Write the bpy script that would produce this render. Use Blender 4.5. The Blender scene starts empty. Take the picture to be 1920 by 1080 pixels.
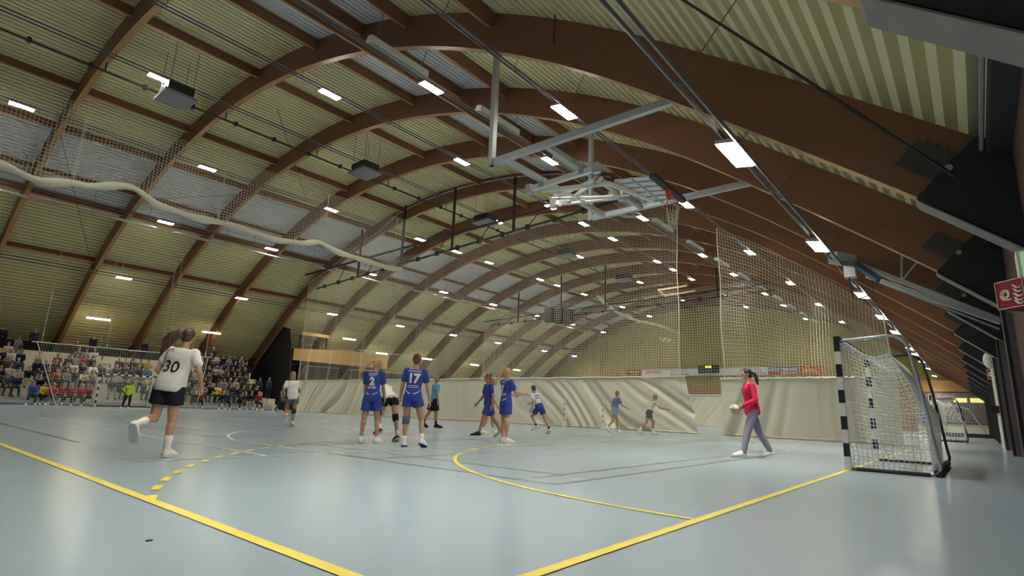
import bpy, bmesh, math, random
from mathutils import Vector, Matrix
from mathutils.bvhtree import BVHTree

S = bpy.context.scene
COL = S.collection
random.seed(7)
V = Vector

# ------------------------------------------------------------------ camera
CX, CY, CZ = -1.5264, -1.6040, 0.7165
YAW, PITCH, ROLL, FPX = 0.7014, 0.21934, 0.03594, 1023.49
F_ = V((math.cos(PITCH)*math.cos(YAW), math.cos(PITCH)*math.sin(YAW), math.sin(PITCH)))
R0 = V((math.sin(YAW), -math.cos(YAW), 0)); U0 = R0.cross(F_)
RR = math.cos(ROLL)*R0 + math.sin(ROLL)*U0
UU = -math.sin(ROLL)*R0 + math.cos(ROLL)*U0
cd = bpy.data.cameras.new('camera'); cam = bpy.data.objects.new('camera', cd); COL.objects.link(cam)
cd.sensor_width = 36; cd.lens = 36*FPX/1920; cd.clip_end = 300; cd.clip_start = 0.05
mw = Matrix.Identity(4)
for i in range(3):
    mw[i][0] = RR[i]; mw[i][1] = UU[i]; mw[i][2] = -F_[i]; mw[i][3] = (CX, CY, CZ)[i]
cam.matrix_world = mw
S.camera = cam

# ------------------------------------------------------------------ world, exposure
w = bpy.data.worlds.new('world'); S.world = w; w.use_nodes = True
w.node_tree.nodes['Background'].inputs[0].default_value = (0.30, 0.33, 0.42, 1)
w.node_tree.nodes['Background'].inputs[1].default_value = 1.0
S.view_settings.view_transform = 'Standard'; S.view_settings.look = 'None'
S.view_settings.exposure = 0.0; S.view_settings.gamma = 1.0
S.view_settings.use_curve_mapping = False
LAMP = 360.0            # strength of the sports lamps' diffusers

# hall: circular arches in planes X = const, court corner at the origin
YC, ZC = 24.8, -21.32
RIN, ROUT = 35.97, 37.0
XARCH = [3.0 + 5.0*k for k in range(-2, 14)]
XA, XB = -14.0, 70.0
YW, YL = -2.35, 51.95

def P(x, ang, r):
    a = math.radians(ang)
    if r > 30: r += .34*max(0, (abs(ang) - 37)/9)**2        # the arches open out a little towards their feet
    return V((x, YC + r*math.sin(a), ZC + r*math.cos(a)))

# ------------------------------------------------------------------ helpers
class MB:
    def __init__(s): s.v = []; s.f = []; s.m = []
    def add(s, vs, fs, mi=0):
        b = len(s.v); s.v += [tuple(q) for q in vs]
        s.f += [tuple(i + b for i in f) for f in fs]; s.m += [mi]*len(fs)
        return s
    def quad(s, a, b, c, d, mi=0): return s.add([a, b, c, d], [(0, 1, 2, 3)], mi)
    def box(s, lo, hi, mi=0):
        (a, b, c), (d, e, f) = lo, hi
        return s.add([(a, b, c), (d, b, c), (d, e, c), (a, e, c), (a, b, f), (d, b, f), (d, e, f), (a, e, f)],
                     [(0, 3, 2, 1), (4, 5, 6, 7), (0, 1, 5, 4), (1, 2, 6, 5), (2, 3, 7, 6), (3, 0, 4, 7)], mi)
    def beam(s, p, q, w, h, up=(0, 0, 1), mi=0):
        p, q = V(p), V(q); d = (q - p).normalized(); u = V(up)
        sd = d.cross(u)
        if sd.length < 1e-4: sd = d.cross(V((1, 0, 0)))
        sd.normalize(); u = sd.cross(d).normalized()
        vs = [c + sd*(w/2*a) + u*(h/2*b) for c in (p, q) for a, b in ((-1, -1), (1, -1), (1, 1), (-1, 1))]
        return s.add(vs, [(0, 1, 2, 3), (7, 6, 5, 4), (0, 4, 5, 1), (1, 5, 6, 2), (2, 6, 7, 3), (3, 7, 4, 0)], mi)
    def loft(s, rings, mi=0, caps=True):
        n = len(rings[0]); vs = [q for r in rings for q in r]; fs = []
        for k in range(len(rings) - 1):
            for i in range(n):
                j = (i + 1) % n
                fs.append((k*n + i, k*n + j, (k + 1)*n + j, (k + 1)*n + i))
        if caps:
            fs.append(tuple(range(n - 1, -1, -1))); b = (len(rings) - 1)*n; fs.append(tuple(range(b, b + n)))
        return s.add(vs, fs, mi)
    def tube(s, pts, r, n=6, mi=0, caps=True, closed=False, fl=1.0):
        pts = [V(q) for q in pts]; m = len(pts)
        rs = r if isinstance(r, (list, tuple)) else [r]*m
        rings = []; a = None
        for i in range(m):
            if closed: t = pts[(i + 1) % m] - pts[i - 1]
            else: t = pts[min(i + 1, m - 1)] - pts[max(i - 1, 0)]
            t = t.normalized() if t.length > 1e-9 else V((0, 0, 1))
            if a is None:
                a = t.cross(V((0, 0, 1)))
                if a.length < 1e-3: a = t.cross(V((1, 0, 0)))
                a.normalize()
            a = (a - t*a.dot(t)).normalized(); b = t.cross(a)
            rings.append([pts[i] + a*(rs[i]*math.cos(2*math.pi*k/n)) + b*(rs[i]*fl*math.sin(2*math.pi*k/n)) for k in range(n)])
        if closed: rings.append(rings[0]); caps = False
        return s.loft(rings, mi, caps)
    def cap(s, p, q, r1, r2, n=12, mi=0):      # tapered capsule, round at both ends
        p, q = V(p), V(q); d = (q - p).normalized(); pts = []; rs = []
        for k in range(4):
            t = math.pi/2*k/4; pts.append(p - d*(r1*math.cos(t))); rs.append(max(r1*math.sin(t), r1*.05))
        pts += [p, q]; rs += [r1, r2]
        for k in range(3, -1, -1):
            t = math.pi/2*k/4; pts.append(q + d*(r2*math.cos(t))); rs.append(max(r2*math.sin(t), r2*.05))
        return s.tube(pts, rs, n, mi)
    def ell(s, c, rad, ax=None, nu=14, nv=9, mi=0):
        c = V(c); X, Y, Z = ax if ax else (V((1, 0, 0)), V((0, 1, 0)), V((0, 0, 1)))
        rings = []
        for j in range(nv + 1):
            t = math.pi*(j + .02)/(nv + .04); z = -math.cos(t); rr = math.sin(t)
            rings.append([c + X*(rad[0]*rr*math.cos(2*math.pi*i/nu)) + Y*(rad[1]*rr*math.sin(2*math.pi*i/nu)) + Z*(rad[2]*z) for i in range(nu)])
        return s.loft(rings, mi)
    def prism(s, poly, ext, mi=0):
        n = len(poly); e = V(ext); vs = [V(q) for q in poly] + [V(q) + e for q in poly]
        fs = [tuple(range(n - 1, -1, -1)), tuple(range(n, 2*n))] + [(i, (i + 1) % n, n + (i + 1) % n, n + i) for i in range(n)]
        return s.add(vs, fs, mi)
    def mesh(s, name, mats=(), smooth=False):
        me = bpy.data.meshes.new(name); me.from_pydata(s.v, [], s.f)
        for m in mats: me.materials.append(m)
        if any(s.m): me.polygons.foreach_set('material_index', s.m)
        if smooth: me.polygons.foreach_set('use_smooth', [True]*len(s.f))
        me.update(); return me
    def build(s, name, mats, parent=None, smooth=False):
        if not isinstance(mats, (list, tuple)): mats = [mats]
        return put(name, s.mesh(name, mats, smooth), parent)

def put(name, me, parent=None):
    o = bpy.data.objects.new(name, me); COL.objects.link(o)
    if parent is not None:
        o.parent = parent
        o.matrix_parent_inverse = Matrix.Translation(-parent.location) if parent.get('_abs') else Matrix.Identity(4)
    return o

def thing(name, label, cat, loc=(0, 0, 0), rz=0.0, group=None):
    """Empty at the thing's base; parts are given in world space when rz == 0."""
    o = bpy.data.objects.new(name, None); COL.objects.link(o); o.empty_display_size = .2
    o.location = loc; o.rotation_euler = (0, 0, rz); o['_abs'] = 1
    return tag(o, label, cat, group)

def local_thing(name, label, cat, loc=(0, 0, 0), rz=0.0, group=None):
    o = thing(name, label, cat, loc, rz, group); del o['_abs']; return o

def tag(o, label=None, cat=None, group=None, kind=None):
    if label: o['label'] = label
    if cat: o['category'] = cat
    if group: o['group'] = group
    if kind: o['kind'] = kind
    return o

def dup(root, loc, rz=None, label=None, group=None, delta=None):
    r = root.copy(); COL.objects.link(r); r.location = loc
    if rz is not None: r.rotation_euler = (0, 0, rz)
    if label: r['label'] = label
    if group: r['group'] = group
    for ch in list(root.children):
        c = ch.copy(); COL.objects.link(c); c.parent = r; c.matrix_parent_inverse = ch.matrix_parent_inverse
        for g in list(ch.children):
            d = g.copy(); COL.objects.link(d); d.parent = c; d.matrix_parent_inverse = g.matrix_parent_inverse
    return r

ORD = ['first', 'second', 'third', 'fourth', 'fifth', 'sixth', 'seventh', 'eighth', 'ninth', 'tenth', 'eleventh', 'twelfth',
       'thirteenth', 'fourteenth', 'fifteenth', 'sixteenth', 'seventeenth', 'eighteenth', 'nineteenth', 'twentieth'] + \
      ['twenty-' + q for q in ('first', 'second', 'third', 'fourth', 'fifth', 'sixth', 'seventh', 'eighth', 'ninth')] + ['thirtieth'] + \
      ['thirty-' + q for q in ('first', 'second', 'third', 'fourth', 'fifth')]

# ------------------------------------------------------------------ materials
MATS = {}
def mat(name, col, rough=.6, metal=0.0, spec=.5, var=0.0, vscale=3.0, bump=0.0, bscale=20.0, stretch=None, emit=None, es=0.0, coat=0.0):
    if name in MATS: return MATS[name]
    m = bpy.data.materials.new(name); m.use_nodes = True; nt = m.node_tree; b = nt.nodes['Principled BSDF']
    b.inputs['Base Color'].default_value = (*col, 1); b.inputs['Roughness'].default_value = rough
    b.inputs['Metallic'].default_value = metal; b.inputs['Specular IOR Level'].default_value = spec
    b.inputs['Coat Weight'].default_value = coat
    if emit: b.inputs['Emission Color'].default_value = (*emit, 1); b.inputs['Emission Strength'].default_value = es
    if var or bump:
        tc = nt.nodes.new('ShaderNodeTexCoord'); mp = nt.nodes.new('ShaderNodeMapping')
        nt.links.new(tc.outputs['Object'], mp.inputs['Vector'])
        if stretch: mp.inputs['Scale'].default_value = stretch
        if var:
            n = nt.nodes.new('ShaderNodeTexNoise'); n.inputs['Scale'].default_value = vscale; n.inputs['Detail'].default_value = 4
            nt.links.new(mp.outputs['Vector'], n.inputs['Vector'])
            r = nt.nodes.new('ShaderNodeMix'); r.data_type = 'RGBA'
            r.inputs['A'].default_value = (*[c*(1 - var) for c in col], 1); r.inputs['B'].default_value = (*[min(1, c*(1 + var)) for c in col], 1)
            nt.links.new(n.outputs['Fac'], r.inputs['Factor']); nt.links.new(r.outputs['Result'], b.inputs['Base Color'])
        if bump:
            n = nt.nodes.new('ShaderNodeTexNoise'); n.inputs['Scale'].default_value = bscale
            nt.links.new(mp.outputs['Vector'], n.inputs['Vector'])
            bp = nt.nodes.new('ShaderNodeBump'); bp.inputs['Strength'].default_value = bump; bp.inputs['Distance'].default_value = .02
            nt.links.new(n.outputs['Fac'], bp.inputs['Height']); nt.links.new(bp.outputs['Normal'], b.inputs['Normal'])
    MATS[name] = m; return m

def brick_mat(name, c1, c2, mortar, w=.25, h=.075, axis='XZ', rough=.85):
    m = bpy.data.materials.new(name); m.use_nodes = True; nt = m.node_tree; b = nt.nodes['Principled BSDF']
    tc = nt.nodes.new('ShaderNodeTexCoord'); sp = nt.nodes.new('ShaderNodeSeparateXYZ'); cb = nt.nodes.new('ShaderNodeCombineXYZ')
    nt.links.new(tc.outputs['Object'], sp.inputs[0])
    nt.links.new(sp.outputs[axis[0]], cb.inputs['X']); nt.links.new(sp.outputs[axis[1]], cb.inputs['Y'])
    t = nt.nodes.new('ShaderNodeTexBrick'); t.inputs['Scale'].default_value = 1.0
    t.inputs['Brick Width'].default_value = w; t.inputs['Row Height'].default_value = h; t.inputs['Mortar Size'].default_value = .008
    t.inputs['Color1'].default_value = (*c1, 1); t.inputs['Color2'].default_value = (*c2, 1); t.inputs['Mortar'].default_value = (*mortar, 1)
    nt.links.new(cb.outputs[0], t.inputs['Vector']); nt.links.new(t.outputs['Color'], b.inputs['Base Color'])
    b.inputs['Roughness'].default_value = rough
    return m

M_wood = mat('glulam', (.20, .082, .040), .55, var=.25, vscale=6, stretch=(.6, 1, 6))
M_underlit = mat('underlit_wood', (.40, .205, .080), .5, var=.25, vscale=6, stretch=(.6, 6, 1))  # undersides: partly paler wood, partly floor light painted into the colour
M_orange = mat('pale_timber', (.42, .22, .09), .6, var=.2, vscale=5)
M_steel = mat('corrugated_steel', (.76, .71, .41), .5, var=.06, vscale=.6)
M_sky = mat('skylight_sheet', (.82, .82, .84), .4, var=.05, vscale=2)
M_floor = mat('sports_floor', (.325, .422, .492), .22, spec=.5, var=.04, vscale=.7)
M_yel = mat('yellow_line', (.86, .72, .12), .33); M_white = mat('white_line', (.78, .80, .78), .33); M_blk = mat('dark_line', (.10, .13, .14), .33)
M_brick = brick_mat('brown_brick', (.105, .045, .035), (.085, .035, .028), (.05, .04, .04))
M_brick_end = brick_mat('tan_brick', (.42, .27, .14), (.36, .22, .12), (.16, .11, .07), .3, .12, 'YZ')
M_end = mat('yellow_render', (.33, .275, .080), .8, var=.08, vscale=.4)
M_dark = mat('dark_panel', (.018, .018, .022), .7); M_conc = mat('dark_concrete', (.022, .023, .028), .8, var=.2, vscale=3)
M_plank = mat('grey_soffit', (.21, .185, .19), .7, var=.15, vscale=5)
M_galv = mat('galvanised_steel', (.45, .48, .52), .42, metal=.5, var=.08, vscale=4)
M_whitest = mat('white_painted_steel', (.88, .88, .84), .4)
M_black = mat('black_steel', (.012, .012, .014), .5); M_rail = mat('grey_rail', (.16, .15, .17), .45, metal=.4)
M_box = mat('grey_unit', (.24, .225, .26), .5); M_heat = mat('heater_white', (.80, .80, .75), .45)
M_net = mat('net_cord', (.80, .77, .62), .7); M_netw = mat('white_cord', (.80, .82, .78), .7)
M_canvas = mat('cream_canvas', (.86, .825, .67), .75, var=.05, vscale=1.5)
M_hem = mat('curtain_hem', (.80, .76, .60), .7)
M_lamp = mat('lamp_diffuser', (.9, .9, .9), .4, emit=(1.0, .94, .82), es=LAMP)
def beam_profile(m, base, power):
    # lensed luminaire: the light falls off away from the panel's axis
    nt = m.node_tree; g = nt.nodes.new('ShaderNodeNewGeometry'); d = nt.nodes.new('ShaderNodeVectorMath'); d.operation = 'DOT_PRODUCT'
    nt.links.new(g.outputs['Normal'], d.inputs[0]); nt.links.new(g.outputs['Incoming'], d.inputs[1])
    p = nt.nodes.new('ShaderNodeMath'); p.operation = 'POWER'; p.use_clamp = False; p.inputs[1].default_value = power
    q = nt.nodes.new('ShaderNodeMath'); q.operation = 'MULTIPLY'; q.inputs[1].default_value = base
    nt.links.new(d.outputs['Value'], p.inputs[0]); nt.links.new(p.outputs[0], q.inputs[0])
    nt.links.new(q.outputs[0], nt.nodes['Principled BSDF'].inputs['Emission Strength'])
beam_profile(M_lamp, LAMP, 2.4)
M_tube = mat('fluorescent_tube', (.9, .9, .85), .4, emit=(1.0, .86, .55), es=30.0)
M_house = mat('lamp_housing', (.45, .44, .42), .4)
M_red = mat('sign_red', (.27, .012, .028), .5); M_cream = mat('sign_cream', (.80, .72, .60), .5)
M_ply = mat('varnished_plywood', (.56, .33, .10), .45, var=.12, vscale=3, stretch=(.5, .5, 8))
M_seat = mat('cream_stand', (.62, .60, .48), .6, var=.05); M_grey = mat('grey_step', (.33, .34, .36), .6)
M_pblack = mat('post_black', (.014, .014, .03), .35); M_pwhite = mat('post_white', (.82, .83, .80), .35)
M_foam = mat('dark_foam', (.03, .03, .035), .8); M_blue = mat('blue_steel', (.03, .06, .16), .4)
M_orgring = mat('ring_red', (.70, .07, .03), .4)

def fab(c, n=None): return mat(n or 'fabric_%02x%02x%02x' % tuple(int(q*255) for q in c), c, .8, var=.10, vscale=9, spec=.2)
SKIN = mat('skin', (.50, .27, .17), .5, var=.06); SKIN2 = mat('skin_tan', (.40, .19, .11), .5, var=.06); SKIN3 = mat('skin_brown', (.10, .045, .028), .5)
def hairm(c): return mat('hair_%02x%02x%02x' % tuple(int(q*255) for q in c), c, .45, var=.3, vscale=40, stretch=(1, 1, .2), bump=.6, bscale=60)

# ------------------------------------------------------------------ setting
def arc(c, r, a0, a1, n):
    return [(c[0] + r*math.cos(math.radians(a0 + (a1 - a0)*i/n)), c[1] + r*math.sin(math.radians(a0 + (a1 - a0)*i/n))) for i in range(n + 1)]

fl = MB()
fl.quad((XA, YW - .3, 0), (XB + 2, YW - .3, 0), (XB + 2, YL, 0), (XA, YL, 0), 0)
_lz = [.0015]
def stroke(pts, wd, mi, z=None):
    _lz[0] += .00005; z = z or _lz[0]; L = []; Rr = []
    n = len(pts)
    for i in range(n):
        a = V(pts[max(i - 1, 0)]); b = V(pts[min(i + 1, n - 1)]); t = (b - a).normalized(); nn = V((-t.y, t.x))*(wd/2)
        q = V(pts[i]); L.append((q.x + nn.x, q.y + nn.y, z)); Rr.append((q.x - nn.x, q.y - nn.y, z))
    for i in range(n - 1): fl.add([L[i], Rr[i], Rr[i + 1], L[i + 1]], [(0, 1, 2, 3)], mi)
# black badminton courts
for y0 in (1.73, 9.6, 17.5, 25.3):
    for yy in (y0, y0 + .46, y0 + 5.64, y0 + 6.1): stroke([(3.2, yy), (16.6, yy)], .045, 3)
    for xx in (3.2, 3.96, 7.92, 11.88, 15.84, 16.6): stroke([(xx, y0), (xx, y0 + 6.1)], .045, 3)
    stroke([(3.2, y0 + 3.05), (7.92, y0 + 3.05)], .045, 3); stroke([(11.88, y0 + 3.05), (16.6, y0 + 3.05)], .045, 3)
stroke([(.9, 8.9), (.9, 17.9)], .05, 3)
# white basketball court
stroke([(.42, 5.75), (19.2, 5.75)], .05, 2); stroke([(.42, 33.8), (19.2, 33.8)], .05, 2)
for xx in (2.25, 17.25): stroke([(xx, 5.75), (xx, 33.8)], .05, 2)
stroke([(2.25, 19.8), (17.25, 19.8)], .05, 2)
cc = (9.75, 7.32)
stroke([(3.15, 5.75), (3.15, 8.8)] + list(reversed([q for q in arc(cc, 6.75, 0, 180, 48) if q[1] > 8.8])) + [(16.35, 8.8), (16.35, 5.75)], .05, 2)
cc = (9.75, 32.2)
stroke([(3.15, 33.8), (3.15, 30.7)] + [q for q in arc(cc, 6.75, 180, 360, 48) if q[1] < 30.7] + [(16.35, 30.7), (16.35, 33.8)], .05, 2)
stroke([(7.3, 5.75), (7.3, 11.55), (12.2, 11.55), (12.2, 5.75)], .05, 2); stroke(arc((9.75, 11.55), 1.8, 0, 180, 24), .05, 2)
stroke([(7.3, 33.8), (7.3, 28), (12.2, 28), (12.2, 33.8)], .05, 2); stroke(arc((9.75, 19.8), 1.8, 0, 360, 40), .05, 2)
stroke([(8.3, 7.5), (8.3, 25)], .05, 2)
# yellow handball court (three courts side by side)
for k, x0 in enumerate((0, 22, 44)):
    stroke([(x0, 0), (x0, 40)], .075, 1); stroke([(x0 + 20, 0), (x0 + 20, 40)], .075, 1); stroke([(x0, 0), (x0 + 20, 0)], .07, 1); stroke([(x0, 40), (x0 + 20, 40)], .07, 1)
    for sy in (0, 1):
        fy = (lambda y: y) if sy == 0 else (lambda y: 40 - y)
        pts = [(x0 + a, fy(b)) for a, b in [(2.5, 0)] + list(reversed(arc((8.5, 0), 6, 90, 180, 32))) + arc((11.5, 0), 6, 90, 0, 32)]
        stroke(pts, .055, 1)
        lst = list(reversed(arc((8.5, 0), 9, 90, 161, 41))) + arc((11.5, 0), 9, 90, 19, 41)
        for i in range(0, len(lst) - 1, 2): stroke([(x0 + lst[i][0], fy(lst[i][1])), (x0 + lst[i + 1][0], fy(lst[i + 1][1]))], .065, 1)
    if k == 0: stroke([(9.5, 7), (10.5, 7)], .05, 1)
tag(fl.build('floor', [M_floor, M_yel, M_white, M_blk]), kind='structure')

# corrugated barrel ceiling with skylight strips
ce = MB(); pitch = .30; nr = int(math.radians(93.4)*37.05/pitch); da = 93.4/nr
def skylit(a): return 14.3 < a < 23.6 or -21.6 < a < -12.4
prof = []
for i in range(nr + 1):
    a = -46.7 + da*i
    for fr, dr in ((0, 0), (.42, 0), (.49, .19), (.93, .19)):
        if i == nr and fr > 0: break
        prof.append((a + da*fr, 37.0 + dr))
for i in range(len(prof) - 1):
    (a0, r0), (a1, r1) = prof[i], prof[i + 1]
    ce.quad(P(XA, a0, r0), P(XB, a0, r0), P(XB, a1, r1), P(XA, a1, r1), 1 if skylit((a0 + a1)/2) else 0)
tag(ce.build('ceiling', [M_steel, M_sky]), kind='structure')

tag(MB().box((7.0, YW - .3, 0), (XB, YW, 4.75)).box((XA, YW - .3, 0), (3.6, YW, 4.75)).box((3.6, YW - .3, 2.3), (7.0, YW, 4.75)).build('wall_right', M_brick), kind='structure')
tag(MB().box((XA, YL, 0), (XB, YL + .3, 4.75)).build('wall_left', M_dark), kind='structure')
def endpoly(x, z0=0.0): return [V((x, YW, z0))] + [P(x, -46.6 + 93.2*i/40, 37.1) for i in range(41)] + [V((x, YL, z0))]
tag(MB().prism(endpoly(XB), (.3, 0, 0)).build('wall_end', M_end), kind='structure')
tag(MB().prism(endpoly(XA - .3), (.3, 0, 0)).build('wall_back', M_dark), kind='structure')
tag(MB().box((XA, YW - .3, 4.3), (XB, YW + .24, 4.9)).build('trim_5', M_dark), kind='structure')
tag(MB().tube([(3.2, YW + .30, 4.42), (7.8, YW + .30, 4.42)], .028, 6).build('roof_pipe', M_box), 'thin grey pipe along the roof foot before the second arch', 'pipe')
# unseen door opening added in the brick wall for bluish light on the floor
wf = MB()
for a, b in (((3.6, YW - .2, 0), (3.7, YW - .05, 2.3)), ((6.9, YW - .2, 0), (7.0, YW - .05, 2.3)), ((3.7, YW - .2, 2.2), (6.9, YW - .05, 2.3)), ((3.7, YW - .2, 0), (6.9, YW - .05, .1)), ((5.25, YW - .2, .1), (5.35, YW - .05, 2.2))): wf.box(a, b)
tag(wf.build('door_added', M_whitest), kind='structure')
# end wall details: brick plinth, wood band, recess, windows
tag(MB().box((69.85, 3, 0), (70, 44, 4.6)).build('trim_1', M_brick_end), kind='structure')
band = MB().prism([(69.7, 3.2, 4.05), (69.7, -1.4, 4.05), (69.7, -.4, 5.15), (69.7, 3.2, 5.2)], (.3, 0, 0))
tag(band.build('trim_2', M_ply), kind='structure')
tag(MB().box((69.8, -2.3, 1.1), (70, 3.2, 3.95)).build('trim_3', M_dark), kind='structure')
for i, (ya, yb) in enumerate(((-2.2, -1.15), (-.95, .1))):
    t = tag(MB().box((69.66, ya, 3.0), (69.78, yb, 3.42)).build('window_%d' % (i + 2), mat('lit_window', (.8, .7, .3), .5, emit=(1.0, .82, .25), es=1.3)), kind='structure')

# ------------------------------------------------------------------ arches with concrete springers
def arch_name(k):      # k = 1 is the first arch seen from the camera
    return ORD[k - 1]
AE = 46.0
for k, x in enumerate(XARCH):
    kk = k - 1                                     # XARCH[2] = 3.0 is the first one ahead
    lab = 'brown glued timber arch spanning the hall, %s of the arches from the camera' % (ORD[kk - 1] if kk >= 1 else 'overhead')
    if kk < 1: lab = 'brown glued timber arch spanning the hall behind the camera'
    t = thing('timber_arch', lab, 'arch', (x, YC, 0), group='timber arches')
    m = MB(); n = 72
    rings = [[P(x - .115, a, RIN), P(x + .115, a, RIN), P(x + .115, a, ROUT), P(x - .115, a, ROUT)] for a in [-AE + 2*AE*i/n for i in range(n + 1)]]
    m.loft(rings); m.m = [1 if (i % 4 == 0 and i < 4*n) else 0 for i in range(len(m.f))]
    m.build('rib', [M_wood, M_underlit], t)
    for s in (-1, 1):
        f = lambda y, z: V((x - .19, y if s < 0 else 2*YC - y, z))
        poly = [f(-1.28, 3.90), f(-2.0, 4.62), f(-2.75, 4.70), f(-2.75, 2.62)]
        MB().prism(poly, (.38, 0, 0)).build('springer', M_conc, t)
        pl = [f(-1.26, 3.88), f(-2.74, 2.60), f(-2.76, 2.56), f(-1.28, 3.84)]
        MB().prism([q + V((-.02, 0, 0)) for q in pl], (.42, 0, 0)).build('soffit_board', M_plank, t)
        a = -AE*(1 if s < 0 else -1)
        b1, b2 = (a + .1, a + .95) if s < 0 else (a - .95, a - .1)
        g = MB().prism([P(x - .14, b1, RIN + .3), P(x - .14, b2, RIN + .3), P(x - .14, b2, ROUT - .3), P(x - .14, b1, ROUT - .3)], (.03, 0, 0))
        for u in (.25, .5, .75):
            for v in (.35, .55, .75): g.tube([P(x - .155, b1 + (b2 - b1)*u, RIN + v), P(x - .135, b1 + (b2 - b1)*u, RIN + v)], .022, 6)
        g.build('hinge_plate', mat('hinge_steel', (.07, .07, .08), .5, metal=.5), t)
        MB().beam(P(x - .10, a*1.002, RIN + .12), P(x - .10, a*1.002, ROUT - .28), .10, .10).tube([P(x - .22, a, RIN + .5), P(x + .2, a, RIN + .5)], .05, 8).build('hinge_pin', mat('pin_grey', (.35, .34, .30), .5), t)

# purlins between the arches
PUR = [-28.2, -21.7, -17.4, -12.2, -4.3, 8.0, 14.1, 20.6, 23.9, 32.1]
for j, a in enumerate(PUR):
    for k in range(len(XARCH) - 1):
        if k == 0 or (a < -28 and k > 2): continue
        x0, x1 = XARCH[k] + .115, XARCH[k + 1] - .115
        h0 = .62 if a not in (20.6,) else .75
        w_ = .16 if a not in (20.6,) else .09
        m = MB().beam((P(x0, a, RIN + h0) + P(x0, a, ROUT - .02))/2, (P(x1, a, RIN + h0) + P(x1, a, ROUT - .02))/2, w_, ROUT - .02 - RIN - h0, up=P(0, a, 1) - P(0, a, 0))
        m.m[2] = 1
        o = m.build('roof_purlin', [M_wood, M_underlit])
        where = 'from behind the camera to the first arch' if k == 1 else 'between %s and %s arch' % (ORD[k - 2], ORD[k - 1])
        tag(o, 'brown purlin %s, %s from the brick wall' % (where, ORD[j]), 'purlin', 'roof purlins')

# ------------------------------------------------------------------ lamps on twin rails
ROWS = [(-41.3, [1.4, 8.14, 15.0, 22.6, 28.2, 33.6, 41.8, 45.6, 51.5, 58, 67.4]),
        (-30.6, [1.6, 10.4, 19.3, 27.7, 36, 44.3, 53.6, 66.0]),
        (-20.8, [1.4, 9.9, 17.15, 26.4, 35.7, 42.3, 50.8, 57.3, 66.5]),
        (-10.8, [.6, 9.33, 17.3, 25.4, 29.4, 33.5, 41.1, 44.4, 48.6, 57.5, 65]),
        (-1.2, [-4, 4.67, 15.6, 26.9, 38, 49.6, 60.9]),
        (10.0, [1.24, 9.42, 17.5, 25.5, 29.6, 33.7, 41.4, 44.5, 49.7, 58.5, 66]),
        (21.2, [1.0, 9.77, 16.9, 25.9, 34.5, 41.9, 49.6, 57.4, 65.3]),
        (32.0, [1.5, 9.57, 17.8, 26.2, 34.2, 41.9, 49.7, 59.5, 67.0])]
RL = 35.62
def lamp_meshes(kind):
    # local frame: x along the hall, z up, y across; the face looks down
    hs = MB(); df = []
    L, W = (1.15, .36) if kind == 'long' else (.92, .36)
    hs.box((-L/2, -W/2, 0), (L/2, W/2, .07)).box((-L*.42, -.06, .07), (L*.42, .06, .13))
    if kind == 'long': spans = [(-L/2 + .02, L/2 - .02)]
    elif kind == 'two': spans = [(-L/2 + .02, -.02), (.02, L/2 - .02)]
    else: spans = [(-L/2 + .02, -.245), (-.215, -.035), (.035, .215), (.245, L/2 - .02)]
    for a, b in spans: df.append(MB().box((a, -W/2 + .02, -.02), (b, W/2 - .02, 0)))
    return hs.mesh('housing', [M_house]), [d.mesh('diffuser', [M_lamp]) for d in df]
LM = {k: lamp_meshes(k) for k in ('long', 'two', 'four')}
for r, (a, xs) in enumerate(ROWS):
    kind = 'long' if r == 0 else ('two' if r in (1, 2, 3) else 'four')
    tilt = math.radians(a)*.25
    for i, x in enumerate(xs):
        c = P(x, a, RL - .08)
        word = {'long': 'long LED floodlight', 'two': 'LED floodlight of two square panels', 'four': 'LED floodlight of four small panels'}[kind]
        t = local_thing('sports_floodlight', '%s, %s from camera, %s lamp row from brick wall' % (word, ORD[i], ORD[r]), 'ceiling lamp', c, 0, 'floodlights in %s lamp row from the brick wall' % ORD[r])
        t.rotation_euler = (-tilt, 0, 0)
        hs, df = LM[kind]
        put('housing', hs, t)
        for d in df: put('diffuser', d, t)
    # twin rail
    t = thing('lighting_rail', 'twin grey cable rail carrying the %s lamp row from the brick wall' % ORD[r], 'cable rail', P(0, a, RL), 0, 'lamp rails')
    dA = .62 if r == 0 else .5
    for s in (-.5, .5):
        rl = MB(); wd = .07 if r == 0 else .04
        rl.beam(P(XA + 1, a + dA*s*.9, RL + .03), P(XB - 1, a + dA*s*.9, RL + .03), wd, .05, up=P(0, a, 1) - P(0, a, 0))
        rl.build('rail', M_rail, t)
    x = XA + 2.0
    while x < XB - 1:
        hg = MB().tube([P(x, a - dA*.45, RL), P(x, a + dA*.45, RL)], .013, 5)
        if r != 2: hg.add(*(lambda q: (q.v, q.f))(MB().tube([P(x, a, RL - .01), P(x, a, 37.0)], .010, 5)))
        hg.build('hanger', M_rail, t)
        x += 2.5 if r < 2 else 5

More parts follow.
